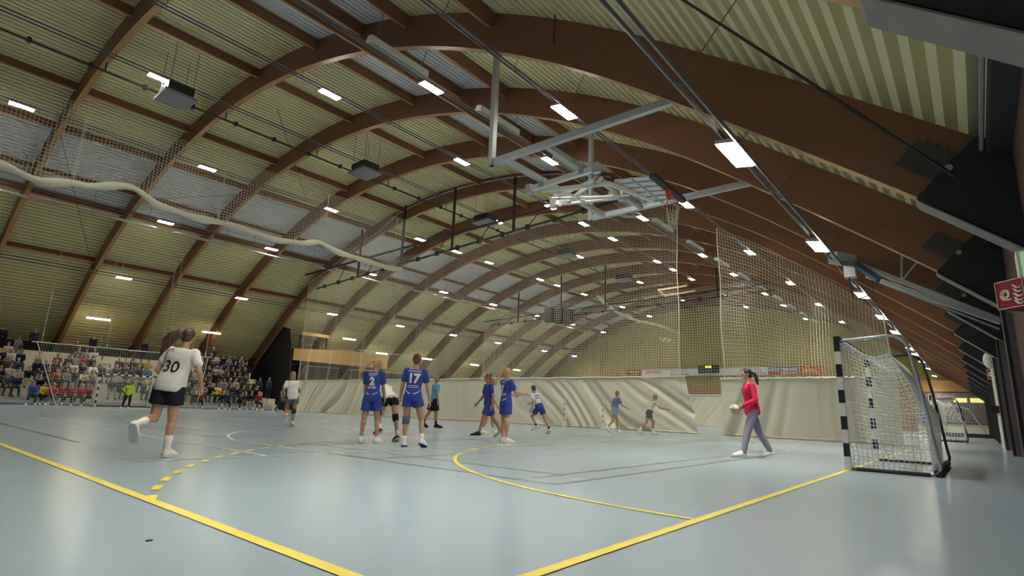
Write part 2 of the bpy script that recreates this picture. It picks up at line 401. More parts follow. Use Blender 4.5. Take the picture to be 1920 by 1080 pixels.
# plain fluorescent strips low over the stand
for i, x in enumerate((1.0, 9.44, 17.37, 35.0, 41.5, 49.6, 58.2)):
    c = P(x, 39.4, 35.6); t = local_thing('strip_light', 'long thin fluorescent strip light, %s of the row low over the stand' % ORD[i], 'ceiling lamp', c, 0, 'fluorescent strips over the stand')
    MB().box((-.75, -.09, .02), (.75, .09, .09)).build('housing', M_house, t)
    MB().tube([(-.72, 0, -.03), (.72, 0, -.03)], .06, 8).build('fluorescent_tube', M_tube, t)
    for hx in (-.5, .5): MB().tube([(hx, 0, .05), (hx, 0, 1.2)], .008, 5).build('hanger', M_rail, t)
t = local_thing('strip_light', 'fluorescent strip light above the wooden commentary box', 'ceiling lamp', P(30.0, 37.0, 35.6))
MB().box((-.75, -.09, .02), (.75, .09, .09)).build('housing', M_house, t); MB().tube([(-.72, 0, -.03), (.72, 0, -.03)], .06, 8).build('fluorescent_tube', M_tube, t)
MB().tube([(-.5, 0, .05), (-.5, 0, 1.2)], .008, 5).build('hanger', M_rail, t)

# radiant heaters beside the third lamp row, grey panel strips in the left row
def heater():
    m = MB(); L = 2.25
    m.prism([(-L/2, -.17, 0), (-L/2, .17, 0), (-L/2, .12, .2), (-L/2, -.12, .2)], (L, 0, 0))
    g = MB().box((-L/2 + .04, -.13, -.012), (L/2 - .04, .13, .0))
    s = MB()
    for i in range(36): s.box((-L/2 + .08 + i*.058, -.11, -.016), (-L/2 + .10 + i*.058, .11, -.010))
    return m.mesh('casing', [M_heat]), g.mesh('grille', [mat('heater_grille', (.30, .31, .29), .5)]), s.mesh('louvre', [mat('heater_louvre', (.16, .16, .15), .6)])
HM = heater()
for k in range(13):
    x = 7.7 + 4.85*k
    if k: x = 12.5 + 4.85*(k - 1)
    t = local_thing('radiant_heater', 'white slotted radiant heater, %s from camera beside the third lamp row' % ORD[k], 'heater', P(x, -22.5, 35.42), 0, 'radiant heaters')
    t.rotation_euler = (math.radians(22.5)*.8, 0, 0)
    put('casing', HM[0], t); put('grille', HM[1], t); put('louvre', HM[2], t)
    for hx in (-.9, .9): MB().tube([(hx, 0, .18), (hx, 0, 1.3)], .012, 5).build('hanger', M_rail, t)
for k in range(13):
    x = 2.6 + 4.9*k
    t = local_thing('heating_panel', 'flat grey heating strip, %s from camera in the row above the stand' % ORD[k], 'heater', P(x, 22.3, 35.4), 0, 'flat heating strips')
    MB().box((-1.9, -.2, 0), (1.9, .2, .06)).build('panel', M_house, t)
    for hx in (-1.5, 1.5): MB().tube([(hx, 0, .05), (hx, 0, 1.4)], .012, 5).build('hanger', M_rail, t)

# timber strip under the third lamp row (pale edge)
t = thing('service_beam', 'long brown service beam with pale edge along the third lamp row', 'beam', P(0, -20, 35.7))
MB().beam(P(XA + 1, -19.75, 35.78), P(XB - .5, -19.75, 35.78), .10, .30, up=P(0, -19.75, 1) - P(0, -19.75, 0)).build('beam', M_wood, t)
MB().beam(P(XA + 1, -19.9, 35.62), P(XB - .5, -19.9, 35.62), .06, .03, up=P(0, -19.75, 1) - P(0, -19.75, 0)).build('edge', M_orange, t)
hg = MB()
for x in XARCH[1:]: hg.beam(P(x, -19.75, 35.9), P(x, -19.75, 36.1), .12, .1, up=(1, 0, 0))
hg.build('bracket', M_rail, t)

# ventilation boxes
for i, (x, y) in enumerate(((5.25, 23.6), (14.75, 23.2), (24.7, 23.2), (34.7, 23.2), (44.6, 23.2))):
    zt = ZC + math.sqrt(36.05**2 - (y - YC)**2)
    t = thing('ventilation_unit', 'square grey ventilation box hanging under the ridge, %s from the camera' % ORD[i], 'ventilation unit', (x, y, zt), 0, 'ventilation boxes')
    MB().box((x - .62, y - .72, zt - 1.45), (x + .62, y + .72, zt - 1.33)).build('outlet_plate', M_box, t)
    MB().prism([(x - .5, y - .6, zt - 1.33), (x + .5, y - .6, zt - 1.33), (x + .5, y + .6, zt - 1.33), (x - .5, y + .6, zt - 1.33)], (0, 0, .45)).build('casing', M_black, t)
    for a, b in ((-.45, -.55), (.45, -.55), (.45, .55), (-.45, .55)): MB().tube([(x + a, y + b, zt - .9), (x + a, y + b, zt + .9)], .012, 5).build('hanger', M_rail, t)

# black rail with clamps under the ridge
t = thing('equipment_rail', 'thin black rail with clamps running lengthwise left of the ridge', 'rail', P(0, 1.0, 35.55))
MB().tube([P(XA + 1, 1.0, 35.55), P(XB - 1, 1.0, 35.55)], .045, 6).build('rail', M_black, t)
for x in [-1.5 + 2.0*i for i in range(16)]:
    MB().box(P(x, 1.0, 35.55) - V((.07, .09, .09)), P(x, 1.0, 35.55) + V((.07, .09, .12))).build('clamp', M_black, t)
for x in XARCH: MB().tube([P(x, 1.0, 35.55), P(x, 1.0, 36.0)], .03, 5).build('hanger', M_black, t)

# grey conduit along the fifth arch
t = thing('cable_conduit', 'light grey conduit following the near face of the fifth arch', 'conduit', P(22.8, 0, 36))
pts = []
for a in [-20 + .9*i for i in range(70)]:
    r = 36.75 if a < 9 else (36.15 if 12.5 < a < 24 else (36.75 - .6*(a - 9)/3.5 if a < 13 else 37.1))
    if a > 24: r = min(37.0, 36.15 + .6*(a - 24)/4)
    pts.append(P(22.83, a, min(r, 36.9)))
MB().tube(pts, .05, 6).build('conduit', mat('conduit_grey', (.42, .38, .36), .5), t)

# thin wires hanging from the roof and stays
for i, (a, b) in enumerate((((5.0, 1.0, 6.53), (5.0, -1.69, 3.09)), ((7.6, 5.07, 9.95), (7.6, 5.09, 9.12)), ((9.8, 24, 15.2), (15.6, 31, 13.9)), ((3.2, 34, 14.1), (8.0, 45, 9.2)), ((8.1, 38, 12.9), (13.0, 32, 13.6)))):
    o = MB().tube([a, b], .02 if i == 0 else .014, 5).build('stay_cable', M_black)
    tag(o, ['dark stay cable crossing the near arch down to the brick wall', 'thin vertical steel wire hanging before the second arch', 'thin slack wire below the ridge ventilation boxes', 'thin dark wire crossing the roof above the stand', 'thin dark wire below the left skylight strip'][i], 'cable')

# ------------------------------------------------------------------ brick wall furniture
for i, x in enumerate((13.1, 18.1, 23.1, 28.1, 33.1, 38.1, 43.1, 48.1, 53.1, 58.1, 63.1)):
    t = thing('wall_column', 'dark steel column against the brick wall, %s from the camera' % ORD[i], 'column', (x, YW, 0), 0, 'steel wall columns')
    MB().box((x - .11, YW, 0), (x + .11, YW + .16, 3.0)).build('post', M_black, t)
    MB().box((x - .15, YW, 0), (x - .11, YW + .10, 3.0)).box((x + .11, YW, 0), (x + .15, YW + .1, 3.0)).build('flange', M_rail, t)

# red fire-hose sign, a folded V on the wall
def fire_sign(base, sz, lab):
    t = thing('fire_hose_sign', lab, 'sign', base)
    B = V(base); tip = B + V((sz*.72, sz*.72, 0)); end = B + V((sz*1.44, 0, 0))
    def side(p, q, outn):
        d = (q - p).normalized(); up = V((0, 0, 1)); L = (q - p).length
        MB().add([p, q, q + up*sz, p + up*sz, p - outn*.006, q - outn*.006, q + up*sz - outn*.006, p + up*sz - outn*.006],
                 [(0, 1, 2, 3), (7, 6, 5, 4), (0, 4, 5, 1), (1, 5, 6, 2), (2, 6, 7, 3), (3, 7, 4, 0)]).build('sign_plate', M_red, t)
        return d, up, L
    n1 = V((-1, 1, 0)).normalized(); d, up, L = side(B, tip, n1)
    side(tip, end, V((1, 1, 0)).normalized())
    W = lambda u, v, e=.004: tip - d*(u*L) + up*(v*sz) + n1*e      # u from the tip to the wall, v upwards
    bd = MB()
    for (a, b) in (((0, 0), (1, 0)), ((1, 0), (1, 1)), ((1, 1), (0, 1)), ((0, 1), (0, 0))):
        bd.beam(W(a[0]*.97 + .015, a[1]*.97 + .015), W(b[0]*.97 + .015, b[1]*.97 + .015), .005*sz/.2, .005*sz/.2)
    bd.build('sign_border', M_cream, t)
    sp = MB(); pts = []
    for i in range(61):
        a = -i/60*2*math.pi*2.6 + 2.2; r = .055 + .135*i/60
        pts.append(W(.34 - r*math.cos(a)*.98, .50 + r*math.sin(a)*1.05))
    sp.tube(pts, [sz*(.014 + .0085*min(1, i/15)) for i in range(61)], 6)
    sp.tube([pts[-1], W(.53, .30), W(.50, .20)], [sz*.03, sz*.04, sz*.012], 5)
    sp.build('hose_symbol', M_cream, t)
    fm = MB()
    for k, (v0, s) in enumerate(((.78, .8), (.64, .9), (.48, 1.0), (.33, 1.0), (.22, .8))):
        fm.tube([W(.60 + .03*(k % 2), v0 + .04), W(.68, v0 - .02), W(.76, v0 - .10), W(.86, v0 - .12), W(.94, v0 - .05)], [sz*.006, sz*.036*s, sz*.044*s, sz*.036*s, sz*.006], 5)
    fm.build('flame_symbol', M_cream, t)
fire_sign((3.545, -1.948, 1.540), .20, 'red fire hose sign folded off the brick wall beside the camera')
# stand-off bracket for the sign and the green exit box over it
t = thing('exit_light', 'pale green lit exit light box above the near fire hose sign', 'exit sign', (3.66, -2.1, 1.72))
MB().box((3.60, -2.25, 1.72), (3.78, -1.94, 1.945)).build('casing', mat('exit_casing', (.62, .68, .58), .45), t)
MB().box((3.590, -2.2, 1.74), (3.602, -1.96, 1.93)).build('lit_face', mat('exit_green', (.35, .6, .35), .4, emit=(.55, .9, .5), es=.35), t)
MB().box((3.60, YW, 1.80), (3.78, -2.24, 1.87)).build('bracket', M_rail, t)
t = thing('sign_bracket', 'dark bracket holding the near fire hose sign off the wall', 'bracket', (3.6, -2.2, 1.6))
MB().box((3.5, YW, 1.53), (3.9, -1.98, 1.56)).build('arm', M_black, t)
fire_sign((27.0, -2.345, 2.55), .40, 'small red fire hose sign farther along the brick wall')
t = thing('wall_pipe', 'white vertical pipe with lamp on the brick wall beside the far fire sign', 'pipe', (24.5, -2.2, 0))
MB().tube([(24.5, -2.2, 0), (24.5, -2.2, 2.9)], .07, 8).build('pipe', M_heat, t)
MB().ell((24.5, -2.15, 3.05), (.25, .2, .3)).build('lamp_head', M_heat, t)
MB().box((24.42, -2.2, 1.2), (24.58, -1.98, 1.45)).build('junction_box', M_black, t)

# swing-out basketball arm on the brick wall
t = thing('folding_basketball_frame', 'folded steel basketball arm reaching out from the brick wall', 'basketball frame', (17.0, YW, 3.3))
A1, A2 = V((17.6, -2.3, 3.5)), V((16.4, -2.3, 3.25)); B1, B2 = V((17.6, .85, 5.55)), V((16.2, .05, 4.55))
MB().beam(A1, B1, .10, .12).beam(A1 + V((.12, 0, -.25)), B1 + V((.1, -.3, -.5)), .05, .05).build('long_arm', M_galv, t)
MB().beam(A2, B2, .10, .12).build('short_arm', M_galv, t)
MB().beam(B1, B2, .22, .10).build('blue_strut', M_blue, t)
MB().beam(B1 + V((0, 0, .02)), B1 + V((-.4, .45, .1)), .45, .28).box(B1 - V((.35, .1, .55)), B1 - V((.05, -.2, .1))).build('winch', mat('winch_grey', (.28, .29, .31), .4, metal=.5), t)
sm = (A1 + B1)/2 + V((0, .4, .25))
MB().beam(sm, sm + V((0, -.1, .9)), .05, .05).beam(sm, sm + V((0, -.6, .75)), .05, .05).beam((A1 + B1)/2 + V((0, -.7, -.5)), P(17.9, -45, RIN), .05, .05).build('stay', M_galv, t)
MB().tube([B1 + V((-.2, .1, -.5)), B1 + V((-.5, 0, -1.3)), B1 + V((-.9, -.4, -1.3)), B2 + V((.1, .1, -.1))], .018, 5).build('cable', M_black, t)

# far end: bars fence, scoreboard and advertising boards
t = thing('bar_fence', 'tall white vertical bars before the dark far end recess', 'fence', (69, .5, 0))
fb = MB()
for i in range(46): fb.tube([(69.2, -2.25 + i*.12, .95), (69.2, -2.25 + i*.12, 3.95)], .022, 4)
fb.build('bar', M_heat, t)
MB().beam((69.2, -2.3, 3.95), (69.2, 3.2, 3.95), .08, .08).beam((69.2, -2.3, .95), (69.2, 3.2, .95), .08, .08).build('fence_rail', M_black, t)
MB().box((69.25, -2.3, 0), (69.5, 3.2, .95)).build('plinth_board', M_seat, t)

def text_mb(s, size, origin, right, up, nrm, depth=.01, off=0.0, mb=None, mi=0, xs=1.0, align='CENTER', fine=False):
    c = bpy.data.curves.new('t', 'FONT'); c.body = s; c.size = size; c.align_x = align; c.align_y = 'CENTER'; c.offset = off; c.resolution_u = 3
    o = bpy.data.objects.new('t', c); COL.objects.link(o)
    dg = bpy.context.evaluated_depsgraph_get(); me = o.evaluated_get(dg).to_mesh()
    if fine:
        bm = bmesh.new(); bm.from_mesh(me); bmesh.ops.triangulate(bm, faces=bm.faces[:])
        for _ in range(3):
            lg = [e for e in bm.edges if e.calc_length() > size*.14]
            if lg: bmesh.ops.subdivide_edges(bm, edges=lg, cuts=1); bmesh.ops.triangulate(bm, faces=bm.faces[:])
        bm.to_mesh(me); bm.free()
    mb = mb or MB(); vs = [V(origin) + V(right)*(v.co.x*xs) + V(up)*v.co.y + V(nrm)*depth for v in me.vertices]
    mb.add(vs, [tuple(p.vertices) for p in me.polygons], mi)
    o.evaluated_get(dg).to_mesh_clear(); bpy.data.objects.remove(o); bpy.data.curves.remove(c)
    return mb

RT, UP, NR = (0, -1, 0), (0, 0, 1), (-1, 0, 0)
def board(name, lab, y0, y1, z0, z1, m, x=69.6):
    t = thing(name, lab, 'sign', (x, (y0 + y1)/2, z0))
    MB().box((x, min(y0, y1), z0), (x + .06, max(y0, y1), z1)).build('panel', m, t)
    return t
zb0, zb1 = 5.95, 6.82
red = mat('board_red', (.42, .02, .02), .5); marn = mat('board_maroon', (.16, .015, .03), .5); yl = mat('board_yellow', (.9, .55, .05), .5)
bw = mat('board_white', (.74, .80, .84), .5); bblue = mat('board_blue', (.05, .08, .25), .5); rl = mat('letter_red', (.62, .06, .03), .5); ink = mat('letter_grey', (.20, .10, .11), .5)
t = board('advert_board', 'small maroon board with yellow lettering, at the left end of the board row', 36.4, 34.1, zb0 - .05, zb1 + .02, marn)
text_mb('PØBBERE', .42, (69.6, 35.25, 6.55), RT, UP, NR, off=.012).build('lettering', yl, t)
m = MB()
for i in range(5): m.box((69.585, 34.7 + i*.22, 6.16), (69.595, 34.86 + i*.22, 6.26))
m.build('small_print', yl, t)
t = board('advert_board', 'white board with the red word GEARN', 34.05, 30.2, zb0, zb1, bw)
text_mb('GEARN.', .62, (69.6, 32.3, 6.5), RT, UP, NR, off=.02, xs=1.05).build('lettering', rl, t)
t = board('advert_board', 'white board lettered BRYDEG between the word GEARN and the scoreboard', 30.2, 26.8, zb0, zb1, bw)
m = text_mb('BRYDEG', .55, (69.6, 28.6, 6.55), RT, UP, NR, off=-.006, xs=1.1)
m.box((69.585, 27.4, 6.24), (69.595, 29.8, 6.28)); m.build('lettering', ink, t)
m = MB()
for i in range(7): m.box((69.585, 27.2 + i*.4, 6.03), (69.595, 27.5 + i*.4, 6.13))
m.build('small_print', ink, t)
t = board('advert_board', 'plain pale board behind the scoreboard', 26.8, 21.4, zb0, zb1, bw)
t = board('advert_board', 'white board lettered BRYDEG right of the scoreboard', 21.4, 17.4, zb0 - .02, zb1 + .05, bw)
m = text_mb('BRYDEG', .6, (69.6, 19.4, 6.58), RT, UP, NR, off=-.006, xs=1.15)
m.box((69.585, 17.7, 6.22), (69.595, 21.0, 6.27)); m.build('lettering', ink, t)
m = MB()
for i in range(9): m.box((69.585, 17.6 + i*.4, 6.02), (69.595, 17.9 + i*.4, 6.12))
m.build('small_print', ink, t)
t = board('advert_board', 'blue board with white lettering above a red stripe', 17.35, 14.1, zb0 + .3, zb1 + .05, bblue)
text_mb('NÖDE TEKNIKK', .48, (69.6, 15.75, 6.52), RT, UP, NR, off=.012, xs=.92).build('lettering', bw, t)
MB().box((69.6, 14.1, zb0), (69.66, 17.35, zb0 + .3)).build('stripe', red, t)
m = MB()
for i in range(6): m.box((69.585, 14.2 + i*.28, zb0 + .1), (69.595, 14.4 + i*.28, zb0 + .2))
m.build('small_print', bw, t)
t = board('advert_board', 'red board with yellow round emblem and lettering at the right end', 14.0, 11.6, zb0, zb1 + .1, red)
text_mb('PØBBERE', .36, (69.6, 12.8, 6.38), RT, UP, NR, off=.012, xs=1.0).build('lettering', yl, t)
MB().tube([(69.57, 13.0 + .17*math.cos(i*.524), 6.72 + .13*math.sin(i*.524)) for i in range(12)], .04, 5, closed=True).build('emblem', yl, t)
m = MB()
for i in range(5): m.box((69.585, 11.95 + i*.36, 6.08), (69.595, 12.22 + i*.36, 6.17))
m.build('small_print', yl, t)
t = thing('scoreboard', 'black scoreboard with glowing amber digits between the white boards', 'scoreboard', (69.5, 24.6, 6.3))
MB().box((69.3, 23.2, 6.2), (69.58, 25.9, 7.25)).build('panel', M_black, t)
am = mat('amber_digit', (.9, .5, .05), .5, emit=(1.0, .52, .04), es=2.2)
for yy in (24.75, 24.3): MB().box((69.27, yy - .16, 6.88), (69.30, yy + .16, 7.14)).build('digit', am, t)
m = MB()
for i in range(4): m.box((69.29, 24.1 + .22*i, 6.4), (69.30, 24.22 + .22*i, 6.5))
m.build('small_print', M_rail, t)

# ------------------------------------------------------------------ dividing curtains with netting
def net(mb, f, nu, nv, su, sv, r, sides=3):
    """f(u, v) in 0..1; nu strands along v, nv strands along u."""
    for i in range(nu + 1): mb.tube([f(i/nu, j/sv) for j in range(sv + 1)], r, sides, caps=False)
    for j in range(nv + 1): mb.tube([f(i/su, j/nv) for i in range(su + 1)], r, sides, caps=False)
    return mb

def curtain(lab, netlab, x, y0, y1, ztop, nettop, shear, seedv, cell=.125, netr=.0065, dy=.05, tuck=0.0):
    rnd = random.Random(seedv)
    comps = [(rnd.uniform(2.0, 13.0), rnd.uniform(0, 6.28), rnd.uniform(.4, 1)) for _ in range(9)]
    def disp(y, z):
        c, amp = shear(y); ph = y + c*(ztop - z)*(1 + .25*math.sin(y*.9))
        d = sum(a*math.sin(k*ph + p0) for k, p0, a in comps)/2.6
        d = d + .8*abs(d)**1.3
        return x + amp*d*(.30 + .70*min(1, (ztop - z)/1.0))
    n = int((y1 - y0)/dy); nz = 18; m = MB()
    vs = []
    for i in range(n + 1):
        y = y0 + (y1 - y0)*i/n
        for j in range(nz + 1):
            z = .03 + (ztop - .03)*j/nz
            yy = y - (tuck*(1 - j/nz)*max(0, 1 - (y - y0)/2.5) if tuck else 0)
            vs.append((disp(y, z), yy, z))
    m.add(vs, [(i*(nz + 1) + j, (i + 1)*(nz + 1) + j, (i + 1)*(nz + 1) + j + 1, i*(nz + 1) + j + 1) for i in range(n) for j in range(nz)])
    t = thing('divider_curtain', lab, 'curtain', (x, (y0 + y1)/2, 0))
    o = m.build('canvas', M_canvas, t, True)
    hp = [(disp(y0 + (y1 - y0)*i/60, ztop) - .02, y0 + (y1 - y0)*i/60, ztop + .03 + .015*math.sin(i*1.7)) for i in range(61)]
    MB().tube(hp, .055, 6).build('top_hem', M_hem, t, True)
    hp = [(disp(y0 + (y1 - y0)*i/200, .03) - .01, y0 + (y1 - y0)*i/200 - tuck*max(0, 1 - (y1 - y0)*i/200/2.5), .035) for i in range(201)]
    MB().tube(hp, .035, 5).build('bottom_hem', M_hem, t, True)
    # net from the hem up to the rail
    t2 = thing('divider_net', netlab, 'net', (x, (y0 + y1)/2, ztop))
    def f(u, v):
        y = y0 + .15 + (y1 - y0 - .3)*u; zt = nettop(y); z = ztop + .06 + (zt - ztop - .06)*v
        wv = .12*math.sin(y*1.9 + z*.25) + .07*math.sin(y*4.3 + 1.3*z*.3)
        return V((x + wv*(1 - .6*v), y + .03*math.sin(z*1.7 + y), z + .03*math.sin(y*2.7)*(1 - v)))
    hgt = nettop((y0 + y1)/2) - ztop
    net(MB(), f, int((y1 - y0)/cell), int(hgt/cell), int((y1 - y0)/.35), 10, netr).build('mesh', M_net, t2)
    for u in (0, 1): MB().tube([f(u, k/12) for k in range(13)], .022, 5).build('border_cord', M_net, t2)
    return t

def sm(a, b, x): t = min(1, max(0, (x - a)/(b - a))); return t*t*(3 - 2*t)
XD = 21.8
shL = lambda y: (1.05*(1 - sm(14, 22, y)) - 1.0*sm(26, 36, y), .105*(1 - sm(13, 19, y)) + .03 + .08*sm(25, 33, y))
curtain('long cream divider curtain between the courts, creased towards its right corner', 'long cream netting hanging over the long divider curtain', XD, 8.05, 40.6, 2.36, lambda y: min(10.9, ZC + math.sqrt(35.5**2 - (y - YC)**2)), shL, 3, tuck=.5, netr=.0052)
shR = lambda y: (-.45 + .5*(1 - sm(2, 6, y)), .06 + .05*sm(3, 6, y))
curtain('short cream divider curtain right of the gap, behind the person in red', 'cream netting hanging over the short divider curtain', XD, .42, 6.5, 2.25, lambda y: ZC + math.sqrt(35.4**2 - (y - YC)**2), shR, 5, cell=.115, netr=.0065)
curtain('far cream divider curtain seen through the gap', 'cream netting over the far divider curtain', 43.7, 2.4, 40.6, 2.4, lambda y: min(11.5, ZC + math.sqrt(35.6**2 - (y - YC)**2)), lambda y: (-.7, .05), 9, cell=.22, netr=.009, dy=.16)

# black rail truss carrying the first divider, and the far one
for (x, lab, ys, zu, zl, sc) in ((XD, 'black twin-rail truss carrying the near divider net', (28.4, 23.3, 18.15, 33.5, 13.0), (41.3, 11.35, 12.6, 11.9), (39.2, 9.9, 11.0, 11.3), 1), (43.6, 'black twin-rail truss carrying the far divider net', (29.9, 24.7, 35.5, 14.0), (40.5, 10.4, 10, 11.2), (39.5, 9.9, 9.5, 10.6), 1)):
    t = thing('curtain_rail', lab, 'rail', (x, 25, 11))
    up = lambda y: zu[1] + (zu[3] - zu[1])*(zu[0] - y)/(zu[0] - zu[2]); lo = lambda y: zl[1] + (zl[3] - zl[1])*(zl[0] - y)/(zl[0] - zl[2])
    MB().beam((x, zu[0], zu[1]), (x, zu[2], zu[3]), .10, .12).build('upper_rail', M_black, t)
    MB().beam((x, zl[0], zl[1]), (x, zl[2], zl[3]), .08, .10).build('lower_rail', M_black, t)
    for y in ys:
        zt = ZC + math.sqrt(36.3**2 - (y - YC)**2)
        MB().beam((x, y, lo(y)), (x, y, zt), .12, .12, up=(1, 0, 0)).build('post', M_black, t)
    for i in range(14):
        m = MB(); y = zl[0] - 1.2 - i*1.9
        m.box((x - .09, y - .12, lo(y) - .14), (x + .09, y + .12, lo(y) + .14))
        if i % 2: m.beam((x, y, lo(y)), (x, y - .9, up(y - .9)), .04, .04)
        m.build('trolley', M_black, t)

# raised longitudinal net with its rolled lower edge
def raised(lab, y, pts, ztop, cell, rr, parts):
    t = thing('raised_net', lab, 'net', (pts[0][0], y, pts[0][1]))
    def zl(x):
        for (a, b), (c, d) in zip(pts, pts[1:]):
            if a <= x <= c:
                s = (x - a)/(c - a); s = s*s*(3 - 2*s); return b + (d - b)*s
        return pts[-1][1]
    x0, x1 = pts[0][0], pts[-1][0]
    n = int((x1 - x0)/.12)
    rp = []; rs = []
    for i in range(n + 1):
        x = x0 + (x1 - x0)*i/n
        rp.append((x, y + .05*math.sin(x*2.1), zl(x))); rs.append(rr*(1 + .22*math.sin(x*3.1) + .10*math.sin(x*23)))
    MB().tube(rp, rs, 9).build('rolled_edge', M_net, t, True)
    if parts:
        f = lambda u, v: V((x0 + (x1 - x0)*u, y + .1*math.sin(u*40)*(1 - v), zl(x0 + (x1 - x0)*u)*(1 - v) + ztop*v))
        net(MB(), f, int((x1 - x0)/cell), int((ztop - 9.9)/cell), 60, 4, .0095).build('mesh', M_net, t)
        for x in (-4, 3.2, 9.4, 15.6, 21.0): MB().tube([(x, y, zl(x)), (x, y, ztop)], .02, 5).build('lifting_cord', M_net, t)
    return t
raised('raised safety net with a wavy white rolled edge above the stand', 28.16, [(-8, 9.9), (-4, 10.3), (0.8, 9.82), (2.1, 9.55), (3.5, 9.9), (5.4, 10.4), (6.7, 9.9), (8.2, 9.75), (9.7, 9.88), (12.7, 9.75), (14, 9.9), (15.35, 10.28), (17, 9.95), (18.9, 9.93), (20.3, 9.85), (21.8, 10.02)], 13.6, .15, .165, True)
raised('rolled white safety net hanging high in the far court', 28.2, [(48, 12.9), (50.2, 12.2), (53, 11.7), (57, 11.55), (61, 11.75), (64, 11.8), (69, 11.6)], 13.6, .15, .16, False)
raised('crumpled white net bundle hanging before the far end wall', 29.5, [(66.0, 10.6), (66.8, 10.3), (67.6, 10.75), (68.4, 10.4), (69.2, 10.8)], 12, .2, .13, False)

# ball-stop nets behind the far goals
def stop_net(lab, x0, x1, y, zt, in0, in1):
    t = thing('ball_stop_net', lab, 'net', ((x0 + x1)/2, y, 0))
    MB().tube([(x0 - .25, y, zt + .02), (x1 + .25, y, zt + .02)], .03, 6).build('top_bar', M_whitest, t)
    f = lambda u, v: V(((x0 + in0*(1 - v))*(1 - u) + (x1 - in1*(1 - v))*u, y - .1*math.sin(u*9)*(1 - v), zt*v + .02))
    net(MB(), f, int((x1 - x0)/.14), int(zt/.14), 24, 8, .0036).build('mesh', M_net, t)
    for u in (0, 1): MB().tube([f(u, k/6) for k in range(7)], .025, 5).build('border_cord', M_net, t)
    for u in (.02, .32, .36, .68, .72, .98):
        q = f(u, 1); MB().tube([q, (q.x, q.y, ZC + math.sqrt(36.0**2 - (y - YC)**2))], .012, 4).build('rope', M_net, t)
stop_net('white ball-stop net hung behind the far goal before the spectators', 5.3, 15.0, 41.2, 3.66, 1.5, .3)
stop_net('white ball-stop net hung in the second court before the commentary box', 28.0, 37.4, 41.2, 5.55, .4, .3)

# ------------------------------------------------------------------ handball goals
def goal(lab, x0, yl, back, netcell, sides, simple=False, rfar=.006):
    """posts at x0 and x0 + 3.08 on the line y = yl; the net goes to the back (+1 or -1)."""
    t = thing('handball_goal', lab, 'goal', (x0 + 1.5, yl, 0))
    Y = lambda d: yl + back*d
    for x in (x0, x0 + 3.08):
        m = MB(); z = 0.0; k = 0; cuts = [0, .2, .4, .6, .8, 1.0, 1.2, 1.4, 1.6, 1.80, 2.04]
        for a, b in zip(cuts, cuts[1:]):
            m.box((x - .04, yl - .04, a), (x + .04, yl + .04, b), k % 2); k += 1
        m.build('post', [M_pwhite, M_pblack], t)
    m = MB(); k = 0; xs = [x0 + .04 + i*.2 for i in range(16)]
    for a, b in zip(xs, xs[1:]): m.box((a, yl - .04, 1.96), (b, yl + .04, 2.04), (k + 1) % 2); k += 1
    m.build('crossbar', [M_pwhite, M_pblack], t)
    for gi, x in enumerate((x0 + .02, x0 + 3.06)):
        s = MB(); pts = [(x, Y(.04), 1.97), (x, Y(.66), 2.02)]
        pts += [(x, Y(.66 + .26*math.sin(i*.196)), 1.78 + .24*math.cos(i*.196)) for i in range(1, 9)]
        pts += [(x, Y(.98), 1.4), (x, Y(1.04), .9), (x, Y(1.10), .3)] + [(x, Y(.99 + .13*math.cos(i*.26)), .15 - .125*math.sin(i*.26)) for i in range(7)]
        pts += [(x, Y(.04), .025)]
        s.tube(pts, .022, 8); s.build('side_frame', M_foam if gi else M_galv, t, True)
    b = MB().tube([(x0, Y(1.08), .05), (x0 + 3.08, Y(1.08), .05)], .05, 8); b.build('ground_bar', M_foam, t)
    MB().tube([(x0, Y(.10), .028), (x0, Y(1.0), .028)], .03, 6).build('floor_cord', M_foam, t)
    # net: sides, sagging top, back
    def sideN(x, bulge):
        def f(u, v):
            dep = (.06 + (.62 + .34*(1 - v**3)*1.0 - .02)*u) if v > .5 else .06 + (.95 + .02)*u
            zt = 1.93 - .32*math.sin(min(1, u)*math.pi*.72)**1.3*.75
            z = .04 + (zt - .04)*v - .05*math.sin(u*9)*v*(1 - v)
            pin = 1 - .45*math.exp(-((v - .10)/.05)**2)*(1 - u)**3
            return V((x + bulge*math.sin(u*math.pi)*math.sin(v*math.pi) + .008*math.sin(30*v + 22*u), Y(dep + .06*(1 - pin)), z))
        return f
    nc = netcell
    fa, fb = sideN(x0 + .03, -.05), sideN(x0 + 3.05, .05)
    m = MB(); net(m, fa, int(.95/nc), int(1.9/nc), 16, 24, 0.0058 if not simple else rfar)
    m.build('side_net', M_netw, t); m = MB(); net(m, fb, int(.95/nc), int(1.9/nc), 16, 24, 0.0058 if not simple else rfar); m.build('side_net', M_netw, t)
    def top(u, v):
        a = fa(v, 1); b_ = fb(v, 1); q = a.lerp(b_, u); q.z += -.10*math.sin(u*math.pi)*v + .03*(1 - v) + .02*math.sin(u*30); return q
    net(MB(), top, int(3.0/nc), int(.75/nc), 30, 6, 0.0058 if not simple else rfar).build('top_net', M_netw, t)
    def bk(u, v):
        a = fa(1, v); b_ = fb(1, v); q = a.lerp(b_, u); q.y += back*.07*math.sin(u*math.pi)*math.sin(v*math.pi); return q
    net(MB(), bk, int(3.0/nc), int(1.8/nc), 30, 18, 0.0058 if not simple else rfar).build('back_net', M_netw, t)
    return t
goal('near handball goal with black and white posts beside the brick wall', 8.46, 0, -1, .062, 3)
goal('far handball goal with black and white posts before the spectators', 8.46, 40, 1, .11, 3, True, .0045)
goal('handball goal of the second court by the brick wall', 30.46, 0, -1, .10, 3, True)
t = thing('goal_frame', 'bare grey goal frame behind the second court goal', 'goal', (47, -1, 0))
